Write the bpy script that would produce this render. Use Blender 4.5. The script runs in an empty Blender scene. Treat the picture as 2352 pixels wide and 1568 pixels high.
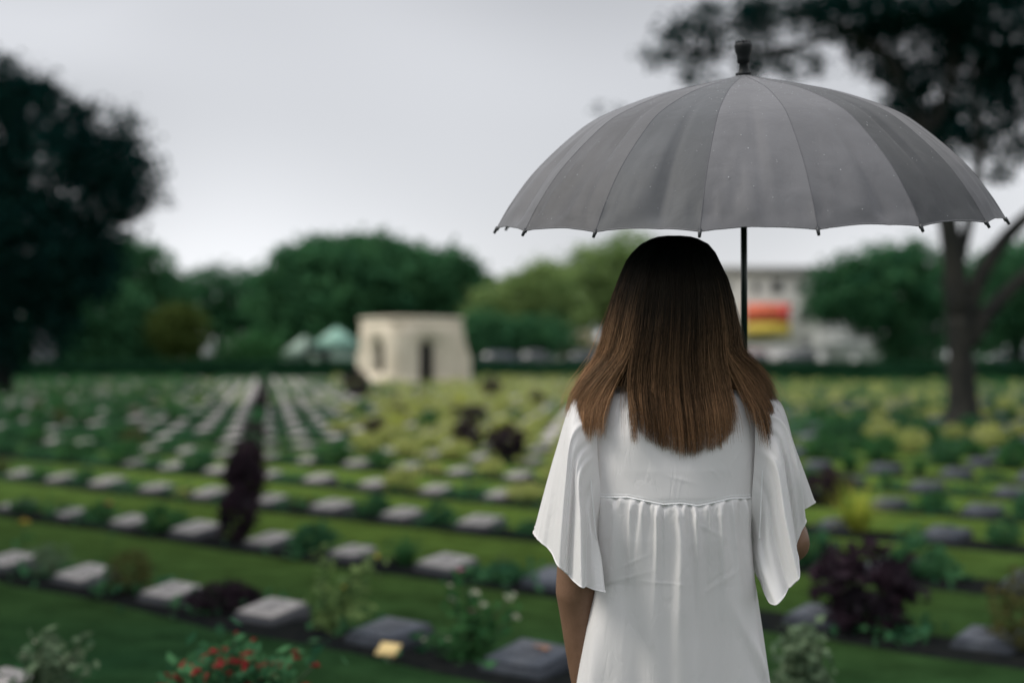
import bpy, math, random
import numpy as np
from mathutils import Vector, Matrix

# ---------------------------------------------------------------- camera, world, sun, exposure
scene = bpy.context.scene
C = scene.collection
R = math.radians
CAM_H = 1.38                       # eye height over the lawn

cam_data = bpy.data.cameras.new("camera")
cam = bpy.data.objects.new("camera", cam_data)
C.objects.link(cam)
cam.location = (0, 0, CAM_H)
cam.rotation_euler = (R(90 + 0.63), 0, 0)
cam_data.lens = 50
cam_data.sensor_width = 36
cam_data.clip_start = 0.1
cam_data.clip_end = 3000
cam_data.dof.use_dof = True
cam_data.dof.focus_distance = 2.55
cam_data.dof.aperture_fstop = 1.8
scene.camera = cam

SUN_EL, SUN_AZ = 48, -98           # degrees; azimuth from +Y (ahead) towards +X
world = bpy.data.worlds.new("World")
scene.world = world
world.use_nodes = True
nt = world.node_tree
nt.nodes.clear()
def wn(t, **kw):
    n = nt.nodes.new(t)
    for k, v in kw.items(): setattr(n, k, v)
    return n
w_out = wn('ShaderNodeOutputWorld')
w_bg = wn('ShaderNodeBackground')
w_bg.inputs['Strength'].default_value = 0.1
w_sky = wn('ShaderNodeTexSky', sky_type='NISHITA', sun_disc=False)
w_sky.sun_elevation = R(SUN_EL)
w_sky.sun_rotation = R(SUN_AZ)
w_tc = wn('ShaderNodeTexCoord')
w_sep = wn('ShaderNodeSeparateXYZ')
nt.links.new(w_tc.outputs['Generated'], w_sep.inputs[0])
w_ramp = wn('ShaderNodeValToRGB')                    # overcast: bright horizon, greyer band, bright zenith
el = w_ramp.color_ramp.elements
def gray(v): return (v*0.952, v*0.962, v*1.0, 1)
el[0].position = 0.0;  el[0].color = gray(0.98)
el[1].position = 1.0;  el[1].color = gray(1.5)
for p_, v_ in ((0.08, 0.88), (0.16, 0.70), (0.24, 0.55), (0.33, 0.62), (0.55, 1.05)):
    e = el.new(p_); e.color = gray(v_)
nt.links.new(w_sep.outputs['Z'], w_ramp.inputs[0])
w_map = wn('ShaderNodeMapping')
w_map.inputs['Scale'].default_value = (1.0, 1.0, 1.5)
nt.links.new(w_tc.outputs['Generated'], w_map.inputs['Vector'])
w_noise = wn('ShaderNodeTexNoise')
w_noise.inputs['Scale'].default_value = 2.1
w_noise.inputs['Detail'].default_value = 2.0
w_noise.inputs['Roughness'].default_value = 0.45
w_noise.inputs['Distortion'].default_value = 0.4
nt.links.new(w_map.outputs[0], w_noise.inputs['Vector'])
w_cr = wn('ShaderNodeMapRange')
w_cr.inputs['From Min'].default_value = 0.34
w_cr.inputs['From Max'].default_value = 0.62
w_cr.inputs['To Min'].default_value = 0.66
w_cr.inputs['To Max'].default_value = 1.08
nt.links.new(w_noise.outputs['Fac'], w_cr.inputs['Value'])
w_mul = wn('ShaderNodeVectorMath', operation='SCALE')
nt.links.new(w_ramp.outputs['Color'], w_mul.inputs[0])
nt.links.new(w_cr.outputs[0], w_mul.inputs['Scale'])
w_ten = wn('ShaderNodeVectorMath', operation='SCALE')
w_ten.inputs['Scale'].default_value = 8.0           # the background strength is 0.1
nt.links.new(w_mul.outputs[0], w_ten.inputs[0])
w_mix = wn('ShaderNodeMix', data_type='RGBA')
w_mix.inputs['Factor'].default_value = 0.93          # cloud cover
nt.links.new(w_sky.outputs[0], w_mix.inputs['A'])
nt.links.new(w_ten.outputs[0], w_mix.inputs['B'])
nt.links.new(w_mix.outputs['Result'], w_bg.inputs['Color'])
nt.links.new(w_bg.outputs[0], w_out.inputs[0])

sun_data = bpy.data.lights.new("sun", 'SUN')
sun_data.energy = 1.5
sun_data.angle = R(18)
sun_data.color = (1.0, 0.95, 0.86)
sun = bpy.data.objects.new("sun", sun_data)
C.objects.link(sun)
sd = Vector((math.sin(R(SUN_AZ))*math.cos(R(SUN_EL)), math.cos(R(SUN_AZ))*math.cos(R(SUN_EL)), math.sin(R(SUN_EL))))
sun.rotation_euler = sd.to_track_quat('Z', 'Y').to_euler()
sun.location = sd*60

scene.render.engine = 'CYCLES'
scene.view_settings.view_transform = 'Standard'
scene.view_settings.look = 'None'
scene.view_settings.exposure = 0.62
scene.view_settings.gamma = 1.0
scene.view_settings.use_curve_mapping = False
scene.cycles.use_denoising = True
scene.cycles.max_bounces = 8
scene.cycles.transparent_max_bounces = 8

# ---------------------------------------------------------------- helpers
FPX, CX, HY = 3267.0, 1176.0, 820.0        # lens length, centre and horizon measured on the photograph
def W(px, py, Y):
    return np.array(((px-CX)/FPX*Y, Y, CAM_H+(HY-py)/FPX*Y))
def ground_at(px, py, h=0.0):
    Y = FPX*(CAM_H-h)/(py-HY)
    return np.array(((px-CX)/FPX*Y, Y, 0.0))
def pix(x, y, z):
    return CX+FPX*x/y, HY-FPX*(z-CAM_H)/y
def smooth(a, b, x):
    t = np.clip((np.asarray(x, float)-a)/(b-a), 0, 1)
    return t*t*(3-2*t)

def make_mesh(name, V, polys, mats=(), smooth_shade=True, tint=None, attrs=None, mat_idx=None):
    """V (n,3); polys: list of (m,k) int arrays or of lists."""
    V = np.asarray(V, np.float32)
    me = bpy.data.meshes.new(name)
    loops, starts, tot = [], [], 0
    for p in polys:
        p = np.asarray(p, np.int32)
        if p.size == 0: continue
        k = p.shape[1]
        loops.append(p.ravel())
        starts.append(tot+np.arange(len(p), dtype=np.int32)*k)
        tot += p.size
    loops = np.concatenate(loops); starts = np.concatenate(starts)
    me.vertices.add(len(V)); me.vertices.foreach_set('co', V.ravel())
    me.loops.add(len(loops)); me.loops.foreach_set('vertex_index', loops)
    me.polygons.add(len(starts)); me.polygons.foreach_set('loop_start', starts)
    if smooth_shade:
        me.polygons.foreach_set('use_smooth', np.ones(len(starts), bool))
    if mat_idx is not None:
        me.polygons.foreach_set('material_index', np.asarray(mat_idx, np.int32))
    for k, v in {**({'tint': tint} if tint is not None else {}), **(attrs or {})}.items():
        at = me.attributes.new(k, 'FLOAT', 'POINT'); at.data.foreach_set('value', np.asarray(v, np.float32))
    for m in (mats if isinstance(mats, (list, tuple)) else [mats]): me.materials.append(m)
    me.update(calc_edges=True)
    return me

def link(name, me, parent=None, loc=None):
    o = bpy.data.objects.new(name, me)
    C.objects.link(o)
    if loc is not None: o.location = [float(v) for v in loc]
    if parent is not None: o.parent = parent
    return o

def tag(o, label=None, cat=None, group=None, kind=None):
    if label: o['label'] = label
    if cat: o['category'] = cat
    if group: o['group'] = group
    if kind: o['kind'] = kind
    return o

def empty(name, loc=(0, 0, 0), rz=0.0):
    o = bpy.data.objects.new(name, None)
    o.empty_display_size = 0.1
    C.objects.link(o); o.location = [float(v) for v in loc]; o.rotation_euler = (0, 0, rz)
    return o

def copy_tree(o, parent=None):
    c = o.copy(); C.objects.link(c); c.parent = parent
    for ch in o.children: copy_tree(ch, c)
    return c

class MB:
    """collects shapes into one mesh"""
    def __init__(s): s.V, s.P, s.n, s.T = [], {}, 0, []
    def add(s, V, *polys, tint=0.5):
        V = np.asarray(V, float)
        for p in polys:
            p = np.asarray(p, int)
            if p.size: s.P.setdefault(p.shape[1], []).append(p+s.n)
        s.V.append(V); s.n += len(V)
        s.T.append(np.full(len(V), tint) if np.isscalar(tint) else np.asarray(tint, float))
    def box(s, lo, hi, tint=0.5, rz=0.0, c=None):
        x0, y0, z0 = lo; x1, y1, z1 = hi
        V = np.array([(x0,y0,z0),(x1,y0,z0),(x1,y1,z0),(x0,y1,z0),(x0,y0,z1),(x1,y0,z1),(x1,y1,z1),(x0,y1,z1)], float)
        if rz:
            cc = np.array(c if c is not None else ((x0+x1)/2, (y0+y1)/2)); a = V[:, :2]-cc
            V[:, 0] = cc[0]+a[:, 0]*math.cos(rz)-a[:, 1]*math.sin(rz); V[:, 1] = cc[1]+a[:, 0]*math.sin(rz)+a[:, 1]*math.cos(rz)
        s.add(V, [(0,3,2,1),(4,5,6,7),(0,1,5,4),(1,2,6,5),(2,3,7,6),(3,0,4,7)], tint=tint)
    def tube(s, pts, rad, n=8, tint=0.5, ell=None, cap=True, up=(0.13, 0.27, 0.95)):
        """ell: per-ring (side, front) multipliers"""
        pts = np.asarray(pts, float); m = len(pts); rad = np.broadcast_to(np.asarray(rad, float), (m,))
        tg = np.gradient(pts, axis=0); tg /= np.linalg.norm(tg, axis=1)[:, None]+1e-12
        ref = np.asarray(up, float)
        a = np.cross(tg, ref); la = np.linalg.norm(a, axis=1)
        if la.min() < 1e-3: a = np.cross(tg, (1.0, 0.2, 0.1)); la = np.linalg.norm(a, axis=1)
        a /= la[:, None]; b = np.cross(tg, a)
        ang = np.arange(n)*2*math.pi/n
        ex, ey = (np.ones(m), np.ones(m)) if ell is None else np.asarray(ell, float).T
        V = pts[:, None]+rad[:, None, None]*(np.cos(ang)[None, :, None]*a[:, None]*ex[:, None, None]+np.sin(ang)[None, :, None]*b[:, None]*ey[:, None, None])
        i = np.arange(m-1)[:, None]*n; j = np.arange(n)[None]; jn = (j+1) % n
        q = np.stack([i+j, i+jn, i+n+jn, i+n+j], -1).reshape(-1, 4)
        V = V.reshape(-1, 3)
        if cap:
            V = np.vstack([V, pts[:1], pts[-1:]]); k0, k1 = m*n, m*n+1
            jj = np.arange(n); jj1 = (jj+1) % n
            t0 = np.stack([np.full(n, k0), jj1, jj], 1); t1 = np.stack([np.full(n, k1), (m-1)*n+jj, (m-1)*n+jj1], 1)
            s.add(V, q, np.vstack([t0, t1]), tint=tint)
        else: s.add(V, q, tint=tint)
    def mesh(s, name, mat, smooth_shade=True):
        return make_mesh(name, np.vstack(s.V), [np.vstack(p) for p in s.P.values()], mat, smooth_shade, tint=np.concatenate(s.T))
    def build(s, name, mat, parent=None, loc=None, smooth_shade=True):
        return link(name, s.mesh(name, mat, smooth_shade), parent, loc)

def grid_faces(m, n, wrap=False):
    i = np.arange(m-1)[:, None]; j = np.arange(n if wrap else n-1)[None]; jn = (j+1) % n
    return np.stack([i*n+j, i*n+jn, (i+1)*n+jn, (i+1)*n+j], -1).reshape(-1, 4)

def catmull(pts, m, closed=False):
    pts = np.asarray(pts, float); n = len(pts)
    t = np.linspace(0, n if closed else n-1, m, endpoint=not closed)
    i = np.floor(t).astype(int)
    if not closed: i = np.minimum(i, n-2)
    f = (t-i)[:, None]
    g = (lambda k: pts[k % n]) if closed else (lambda k: pts[np.clip(k, 0, n-1)])
    p0, p1, p2, p3 = g(i-1), g(i), g(i+1), g(i+2)
    return 0.5*((2*p1)+(-p0+p2)*f+(2*p0-5*p1+4*p2-p3)*f**2+(-p0+3*p1-3*p2+p3)*f**3)

# ---------------------------------------------------------------- materials
def material(name):
    m = bpy.data.materials.new(name); m.use_nodes = True
    return m, m.node_tree, m.node_tree.nodes['Principled BSDF']
def N(t, ty, **kw):
    n = t.nodes.new(ty)
    for k, v in kw.items(): setattr(n, k, v)
    return n
def set_in(n, **kw):
    for k, v in kw.items(): n.inputs[k.replace('_', ' ')].default_value = v

def surf(name, c1, c2=None, scale=8.0, rough=0.7, bump=0.0, bscale=None, spec=0.4, detail=5.0, sheen=0.0, metal=0.0, tint=False, stretch=None):
    """principled material with two colours mottled by noise (or mixed by the tint attribute) and fine relief"""
    m, t, b = material(name)
    set_in(b, Roughness=rough, Metallic=metal)
    b.inputs['Specular IOR Level'].default_value = spec
    if sheen: b.inputs['Sheen Weight'].default_value = sheen
    tc = N(t, 'ShaderNodeTexCoord'); vec = tc.outputs['Object']
    if stretch:
        mp = N(t, 'ShaderNodeMapping'); mp.inputs['Scale'].default_value = stretch
        t.links.new(vec, mp.inputs[0]); vec = mp.outputs[0]
    c2 = c2 or tuple(v*0.7 for v in c1)
    no = N(t, 'ShaderNodeTexNoise'); set_in(no, Scale=scale, Detail=detail, Roughness=0.6)
    t.links.new(vec, no.inputs['Vector'])
    mr = N(t, 'ShaderNodeMapRange'); set_in(mr, From_Min=0.33, From_Max=0.67)
    t.links.new(no.outputs['Fac'], mr.inputs['Value'])
    mx = N(t, 'ShaderNodeMix', data_type='RGBA')
    mx.inputs['A'].default_value = (*c1, 1); mx.inputs['B'].default_value = (*c2, 1)
    fac = mr.outputs[0]
    if tint:
        at = N(t, 'ShaderNodeAttribute', attribute_name='tint')
        ad = N(t, 'ShaderNodeMath', operation='MULTIPLY_ADD'); ad.inputs[1].default_value = 0.35; ad.use_clamp = True
        t.links.new(mr.outputs[0], ad.inputs[0]); t.links.new(at.outputs['Fac'], ad.inputs[2]); fac = ad.outputs[0]
    t.links.new(fac, mx.inputs['Factor'])
    t.links.new(mx.outputs['Result'], b.inputs['Base Color'])
    if bump:
        nb = N(t, 'ShaderNodeTexNoise'); set_in(nb, Scale=bscale or scale*4, Detail=6.0)
        t.links.new(vec, nb.inputs['Vector'])
        bp = N(t, 'ShaderNodeBump'); set_in(bp, Strength=bump, Distance=0.02)
        t.links.new(nb.outputs['Fac'], bp.inputs['Height']); t.links.new(bp.outputs[0], b.inputs['Normal'])
    return m

def leafmat(name, c1, c2, rough=0.7, trans=0.3, spec=0.03):
    """leaf: reflects and lets some light through; colour varies leaf by leaf"""
    m, t, b = material(name)
    at = N(t, 'ShaderNodeAttribute', attribute_name='tint')
    oi = N(t, 'ShaderNodeObjectInfo')
    ad = N(t, 'ShaderNodeMath', operation='MULTIPLY_ADD'); ad.inputs[1].default_value = 0.3; ad.use_clamp = True
    t.links.new(oi.outputs['Random'], ad.inputs[0]); t.links.new(at.outputs['Fac'], ad.inputs[2])
    mx = N(t, 'ShaderNodeMix', data_type='RGBA')
    mx.inputs['A'].default_value = (*c1, 1); mx.inputs['B'].default_value = (*c2, 1)
    t.links.new(ad.outputs[0], mx.inputs['Factor'])
    t.links.new(mx.outputs['Result'], b.inputs['Base Color'])
    set_in(b, Roughness=rough); b.inputs['Specular IOR Level'].default_value = spec
    tr = N(t, 'ShaderNodeBsdfTranslucent'); t.links.new(mx.outputs['Result'], tr.inputs['Color'])
    ms = N(t, 'ShaderNodeMixShader'); ms.inputs[0].default_value = trans
    t.links.new(b.outputs[0], ms.inputs[1]); t.links.new(tr.outputs[0], ms.inputs[2])
    t.links.new(ms.outputs[0], t.nodes['Material Output'].inputs['Surface'])
    return m

M = {}
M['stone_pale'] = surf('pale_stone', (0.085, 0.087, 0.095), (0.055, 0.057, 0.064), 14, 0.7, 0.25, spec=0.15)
M['stone_shaded'] = surf('shaded_dark_stone', (0.05, 0.057, 0.07), (0.03, 0.035, 0.044), 12, 0.6, 0.25, spec=0.15)  # marker stone with the shade put into its colour; plate and lettering likewise
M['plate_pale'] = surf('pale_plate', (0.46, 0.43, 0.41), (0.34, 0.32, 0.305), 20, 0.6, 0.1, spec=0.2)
M['plate_shaded'] = surf('shaded_plate', (0.075, 0.086, 0.108), (0.05, 0.058, 0.074), 9, 0.5, 0.1, spec=0.25)
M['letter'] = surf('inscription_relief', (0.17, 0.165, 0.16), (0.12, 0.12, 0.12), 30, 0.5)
M['letter_shaded'] = surf('shaded_inscription_relief', (0.05, 0.055, 0.065), (0.035, 0.04, 0.05), 30, 0.4)
M['soil'] = surf('wet_soil', (0.016, 0.017, 0.016), (0.008, 0.010, 0.011), 18, 1.0, 0.8, 40, spec=0.0)
M['bark'] = surf('grey_bark', (0.036, 0.034, 0.028), (0.010, 0.012, 0.012), 6, 0.85, 0.8, 18, spec=0.2, stretch=(1, 1, 0.25))
M['bark_dark'] = surf('dark_bark', (0.022, 0.022, 0.02), (0.010, 0.011, 0.011), 6, 0.9, 0.8, 18, spec=0.05, stretch=(1, 1, 0.25))
M['hedge'] = leafmat('hedge_leaves', (0.008, 0.035, 0.018), (0.016, 0.06, 0.026))
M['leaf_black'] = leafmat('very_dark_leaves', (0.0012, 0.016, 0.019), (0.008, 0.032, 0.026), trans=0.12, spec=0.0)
M['leaf_dark'] = leafmat('dark_leaves', (0.022, 0.086, 0.046), (0.064, 0.172, 0.072))
M['leaf_mid'] = leafmat('green_leaves', (0.024, 0.090, 0.034), (0.060, 0.165, 0.055))
M['leaf_yellow'] = leafmat('yellow_green_leaves', (0.10, 0.18, 0.065), (0.22, 0.31, 0.11), trans=0.4)
M['leaf_yellow2'] = leafmat('dull_yellow_green_leaves', (0.035, 0.065, 0.018), (0.075, 0.105, 0.026))
M['leaf_lime'] = leafmat('lime_leaves', (0.24, 0.30, 0.085), (0.48, 0.50, 0.18), trans=0.45)
M['leaf_bright'] = leafmat('bright_yellow_blades', (0.24, 0.33, 0.05), (0.50, 0.50, 0.09), trans=0.45)
M['leaf_olive'] = leafmat('olive_leaves', (0.05, 0.062, 0.022), (0.10, 0.095, 0.035))
M['leaf_purple'] = leafmat('purple_leaves', (0.012, 0.012, 0.015), (0.040, 0.024, 0.034))
M['leaf_silver'] = leafmat('grey_green_leaves', (0.07, 0.12, 0.07), (0.16, 0.22, 0.13))
M['stem'] = surf('green_stem', (0.03, 0.06, 0.02), (0.02, 0.04, 0.015), 10, 0.6)
M['petal_white'] = leafmat('white_petals', (0.50, 0.52, 0.40), (0.62, 0.60, 0.50))
M['petal_pink'] = leafmat('pink_petals', (0.50, 0.16, 0.30), (0.60, 0.26, 0.38))
M['petal_red'] = leafmat('red_petals', (0.27, 0.03, 0.036), (0.40, 0.06, 0.065))
M['petal_yellow'] = leafmat('yellow_petals', (0.60, 0.42, 0.04), (0.62, 0.5, 0.12))
M['petal_lilac'] = leafmat('lilac_petals', (0.12, 0.08, 0.16), (0.2, 0.13, 0.24))
M['petal_orange'] = leafmat('orange_petals', (0.42, 0.2, 0.10), (0.5, 0.27, 0.15))
M['cream_wall'] = surf('cream_rendered_stone', (0.69, 0.62, 0.50), (0.58, 0.51, 0.40), 1.3, 0.85, 0.3, 12, spec=0.2)
M['inside_shade'] = surf('painted_inside_shade', (0.03, 0.032, 0.034), (0.02, 0.02, 0.022), 3, 0.95, spec=0.05)
M['white_wall'] = surf('white_render', (0.62, 0.62, 0.60), (0.52, 0.52, 0.5), 0.8, 0.8, spec=0.2)
M['pale_wall'] = surf('pale_render', (0.62, 0.60, 0.54), (0.53, 0.51, 0.46), 0.7, 0.8, spec=0.2)
M['mint'] = surf('mint_sheet', (0.30, 0.52, 0.42), (0.24, 0.44, 0.36), 1.5, 0.45)
M['mint_pale'] = surf('pale_mint_render', (0.36, 0.48, 0.40), (0.3, 0.4, 0.34), 1.5, 0.6)
M['beige_roof'] = surf('beige_roof', (0.42, 0.34, 0.25), (0.34, 0.27, 0.2), 1.0, 0.7)
M['window'] = surf('dark_window_glass', (0.05, 0.055, 0.06), (0.035, 0.04, 0.045), 2, 0.12, spec=0.6)
M['frame'] = surf('window_frame', (0.30, 0.29, 0.27), (0.25, 0.24, 0.23), 3, 0.5)
M['red'] = surf('red_banner', (0.60, 0.07, 0.05), (0.52, 0.06, 0.05), 1, 0.6)
M['orange'] = surf('orange_banner', (0.64, 0.13, 0.055), (0.58, 0.11, 0.05), 1, 0.6)
M['yellow'] = surf('yellow_banner', (0.62, 0.47, 0.07), (0.55, 0.40, 0.06), 1, 0.6)
M['car_blue'] = surf('blue_car_paint', (0.03, 0.06, 0.14), (0.025, 0.05, 0.12), 2, 0.25, spec=0.6)
M['car_navy'] = surf('navy_car_paint', (0.03, 0.04, 0.07), (0.025, 0.034, 0.06), 2, 0.25, spec=0.6)
M['car_white'] = surf('white_car_paint', (0.45, 0.46, 0.5), (0.4, 0.41, 0.45), 2, 0.25, spec=0.6)
M['car_red'] = surf('red_car_paint', (0.40, 0.07, 0.09), (0.34, 0.06, 0.08), 2, 0.25, spec=0.6)
M['car_teal'] = surf('teal_car_paint', (0.02, 0.16, 0.2), (0.02, 0.13, 0.17), 2, 0.25, spec=0.6)
M['rubber'] = surf('tyre_rubber', (0.012, 0.012, 0.013), (0.02, 0.02, 0.02), 10, 0.8)
M['rim'] = surf('wheel_rim', (0.4, 0.4, 0.41), (0.32, 0.32, 0.33), 10, 0.35, metal=0.8)
M['asphalt'] = surf('asphalt', (0.05, 0.05, 0.052), (0.035, 0.035, 0.037), 5, 0.8, 0.3, 60)
M['grey_stone'] = surf('grey_pillar_stone', (0.22, 0.23, 0.25), (0.15, 0.16, 0.175), 2, 0.8, 0.3, 12)

def lawn_mat():
    m, t, b = material('lawn_grass')
    tc = N(t, 'ShaderNodeTexCoord')
    n1 = N(t, 'ShaderNodeTexNoise'); set_in(n1, Scale=0.16, Detail=5.0, Roughness=0.55)
    n2 = N(t, 'ShaderNodeTexNoise'); set_in(n2, Scale=3.1, Detail=7.0, Roughness=0.7)
    n3 = N(t, 'ShaderNodeTexNoise'); set_in(n3, Scale=60.0, Detail=6.0, Roughness=0.8)
    for n in (n1, n2, n3): t.links.new(tc.outputs['Object'], n.inputs['Vector'])
    a = N(t, 'ShaderNodeMapRange'); set_in(a, From_Min=0.32, From_Max=0.60)
    t.links.new(n1.outputs['Fac'], a.inputs['Value'])
    mx = N(t, 'ShaderNodeMix', data_type='RGBA')
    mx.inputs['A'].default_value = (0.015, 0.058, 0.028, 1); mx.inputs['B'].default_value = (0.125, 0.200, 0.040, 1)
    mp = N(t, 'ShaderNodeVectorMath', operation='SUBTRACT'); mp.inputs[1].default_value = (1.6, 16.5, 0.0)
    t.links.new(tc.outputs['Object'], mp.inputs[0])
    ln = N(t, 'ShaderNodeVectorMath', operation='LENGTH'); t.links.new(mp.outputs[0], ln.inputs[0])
    lit_middle = N(t, 'ShaderNodeMapRange', interpolation_type='SMOOTHSTEP'); set_in(lit_middle, From_Min=4.0, From_Max=11.0, To_Min=0.85, To_Max=0.0); t.links.new(ln.outputs['Value'], lit_middle.inputs['Value'])  # brighter light on the middle of the field, painted into the grass colour
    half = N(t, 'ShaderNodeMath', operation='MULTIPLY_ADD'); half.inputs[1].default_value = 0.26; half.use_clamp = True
    t.links.new(a.outputs[0], half.inputs[0]); t.links.new(lit_middle.outputs[0], half.inputs[2])
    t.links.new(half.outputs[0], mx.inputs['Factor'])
    a2 = N(t, 'ShaderNodeMapRange'); set_in(a2, From_Min=0.3, From_Max=0.75, To_Min=0.5, To_Max=1.4)
    t.links.new(n2.outputs['Fac'], a2.inputs['Value'])
    a3 = N(t, 'ShaderNodeMapRange'); set_in(a3, From_Min=0.3, From_Max=0.7, To_Min=0.55, To_Max=1.35)
    t.links.new(n3.outputs['Fac'], a3.inputs['Value'])
    mu = N(t, 'ShaderNodeMath', operation='MULTIPLY'); t.links.new(a2.outputs[0], mu.inputs[0]); t.links.new(a3.outputs[0], mu.inputs[1])
    sc = N(t, 'ShaderNodeVectorMath', operation='SCALE'); t.links.new(mx.outputs['Result'], sc.inputs[0]); t.links.new(mu.outputs[0], sc.inputs['Scale'])
    t.links.new(sc.outputs[0], b.inputs['Base Color'])
    set_in(b, Roughness=1.0); b.inputs['Specular IOR Level'].default_value = 0.0
    bp = N(t, 'ShaderNodeBump'); set_in(bp, Strength=0.9, Distance=0.03)
    t.links.new(n3.outputs['Fac'], bp.inputs['Height']); t.links.new(bp.outputs[0], b.inputs['Normal'])
    return m
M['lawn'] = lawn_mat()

# ---------------------------------------------------------------- ground, road
V = np.array([(-700, -60, 0), (700, -60, 0), (700, 1500, 0), (-700, 1500, 0)], float)
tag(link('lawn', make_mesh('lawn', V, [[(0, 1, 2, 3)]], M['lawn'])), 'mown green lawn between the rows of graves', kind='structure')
rd = MB(); rd.box((-300, 102.0, -0.2), (300, 109, 0.02))
tag(rd.build('road', M['asphalt'], smooth_shade=False), 'grey road beyond the hedge', kind='structure')

# ---------------------------------------------------------------- foliage builders
def leaf_quads(rng, cen, size, aspect=0.5, up_bias=0.3, tint=None, droop=0.0):
    """one pointed leaf (4 corners) at every centre, turned at random"""
    n = len(cen); size = np.broadcast_to(np.asarray(size, float), (n,))
    d = rng.normal(size=(n, 3)); d[:, 2] = d[:, 2]*0.7-droop; d /= np.linalg.norm(d, axis=1)[:, None]
    r = rng.normal(size=(n, 3)); r[:, 2] += up_bias
    s = np.cross(d, r); s /= np.linalg.norm(s, axis=1)[:, None]+1e-9
    L = size[:, None]*d; S = size[:, None]*aspect*s
    V = np.stack([cen-L*0.5, cen+S*0.5-L*0.05, cen+L*0.5, cen-S*0.5-L*0.05], 1).reshape(-1, 3)
    q = np.arange(n*4).reshape(n, 4)
    t = np.repeat(rng.random(n) if tint is None else tint, 4)
    return V, q, t

def blob_points(rng, n, c, r, shell=0.55):
    """points through an ellipsoid, denser towards its skin, gathered into clumps"""
    d = rng.normal(size=(n, 3)); d /= np.linalg.norm(d, axis=1)[:, None]
    rad = (shell+(1-shell)*rng.random(n))**0.8
    return np.asarray(c)+d*rad[:, None]*np.asarray(r)

def clumped(rng, n, c, r, nclump, csize, shell=0.5):
    cc = blob_points(rng, nclump, c, r, shell)
    k = rng.integers(0, nclump, n)
    ct = rng.random(nclump)
    p = cc[k]+rng.normal(size=(n, 3))*csize*np.array((1, 1, 0.7))
    return p, np.clip(ct[k]*0.75+rng.random(n)*0.25, 0, 1)

def crown_mesh(name, rng, lobes, leaf, mat, aspect=0.55, droop=0.0):
    """lobes: (centre, radii, leaves, clumps, clump size)"""
    Vs, Qs, Ts, n = [], [], [], 0
    for c, r, k, nc, cs in lobes:
        p, t = clumped(rng, k, c, r, nc, cs)
        V, q, tt = leaf_quads(rng, p, leaf*(0.6+0.8*rng.random(k)), aspect, tint=t, droop=droop)
        Vs.append(V); Qs.append(q+n); Ts.append(tt); n += len(V)
    return make_mesh(name, np.vstack(Vs), [np.vstack(Qs)], mat, False, tint=np.concatenate(Ts))

# ---------------------------------------------------------------- the grave rows
U = np.array((0.743, -0.669)); NRM = np.array((0.669, 0.743))       # along a row / across the rows
STEP, ROWGAP, ROW0 = 0.89, 1.79, 2.85
U1 = -5.85
def slot(j, i):
    """ground point of marker i in row j (row 1 is the first full row); rows are staggered by half a step"""
    u = U1+STEP*i+(0.5*STEP if (j-1) % 2 else 0.0)-(j-1)*0.055
    n = ROW0+ROWGAP*j
    return U*u+NRM*n

rng = np.random.default_rng(11)
ROWANG = math.atan2(U[1], U[0])

# one bed per row: a low mound of wet soil with an uneven edge
beds = []
for j in range(0, 52):
    n0 = ROW0+ROWGAP*j
    if n0 > 92: break
    us = np.arange(-75, 60, 0.5 if j < 8 else 1.5)
    P_ = [U*u+NRM*n0 for u in us]
    keep = [k for k, p in enumerate(P_) if p[1] > 0.8 and p[1] < 94 and abs(p[0]) < 0.62*p[1]+4.0]
    if len(keep) < 2: continue
    us = us[keep[0]:keep[-1]+1]
    bw = 1.0 if j < 5 else 0.7
    prof = [(-0.22*bw, -0.03), (-0.19*bw, 0.012), (-0.11*bw, 0.03), (0.04, 0.034), (0.14*bw, 0.028), (0.20*bw, 0.012), (0.23*bw, -0.03)]
    Vb = []
    for u in us:
        wob = rng.normal(size=2)*0.018
        for k, (o_, z) in enumerate(prof):
            q = U*u+NRM*(n0+o_+(wob[0] if k < 2 else wob[1] if k > 4 else 0)-0.03)
            Vb.append((q[0], q[1], z+rng.normal()*0.006))
    o = link('flower_bed', make_mesh('flower_bed', Vb, [grid_faces(len(us), 7)], M['soil']))
    tag(o, 'dark soil bed under a row of grave markers', kind='structure')

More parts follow.
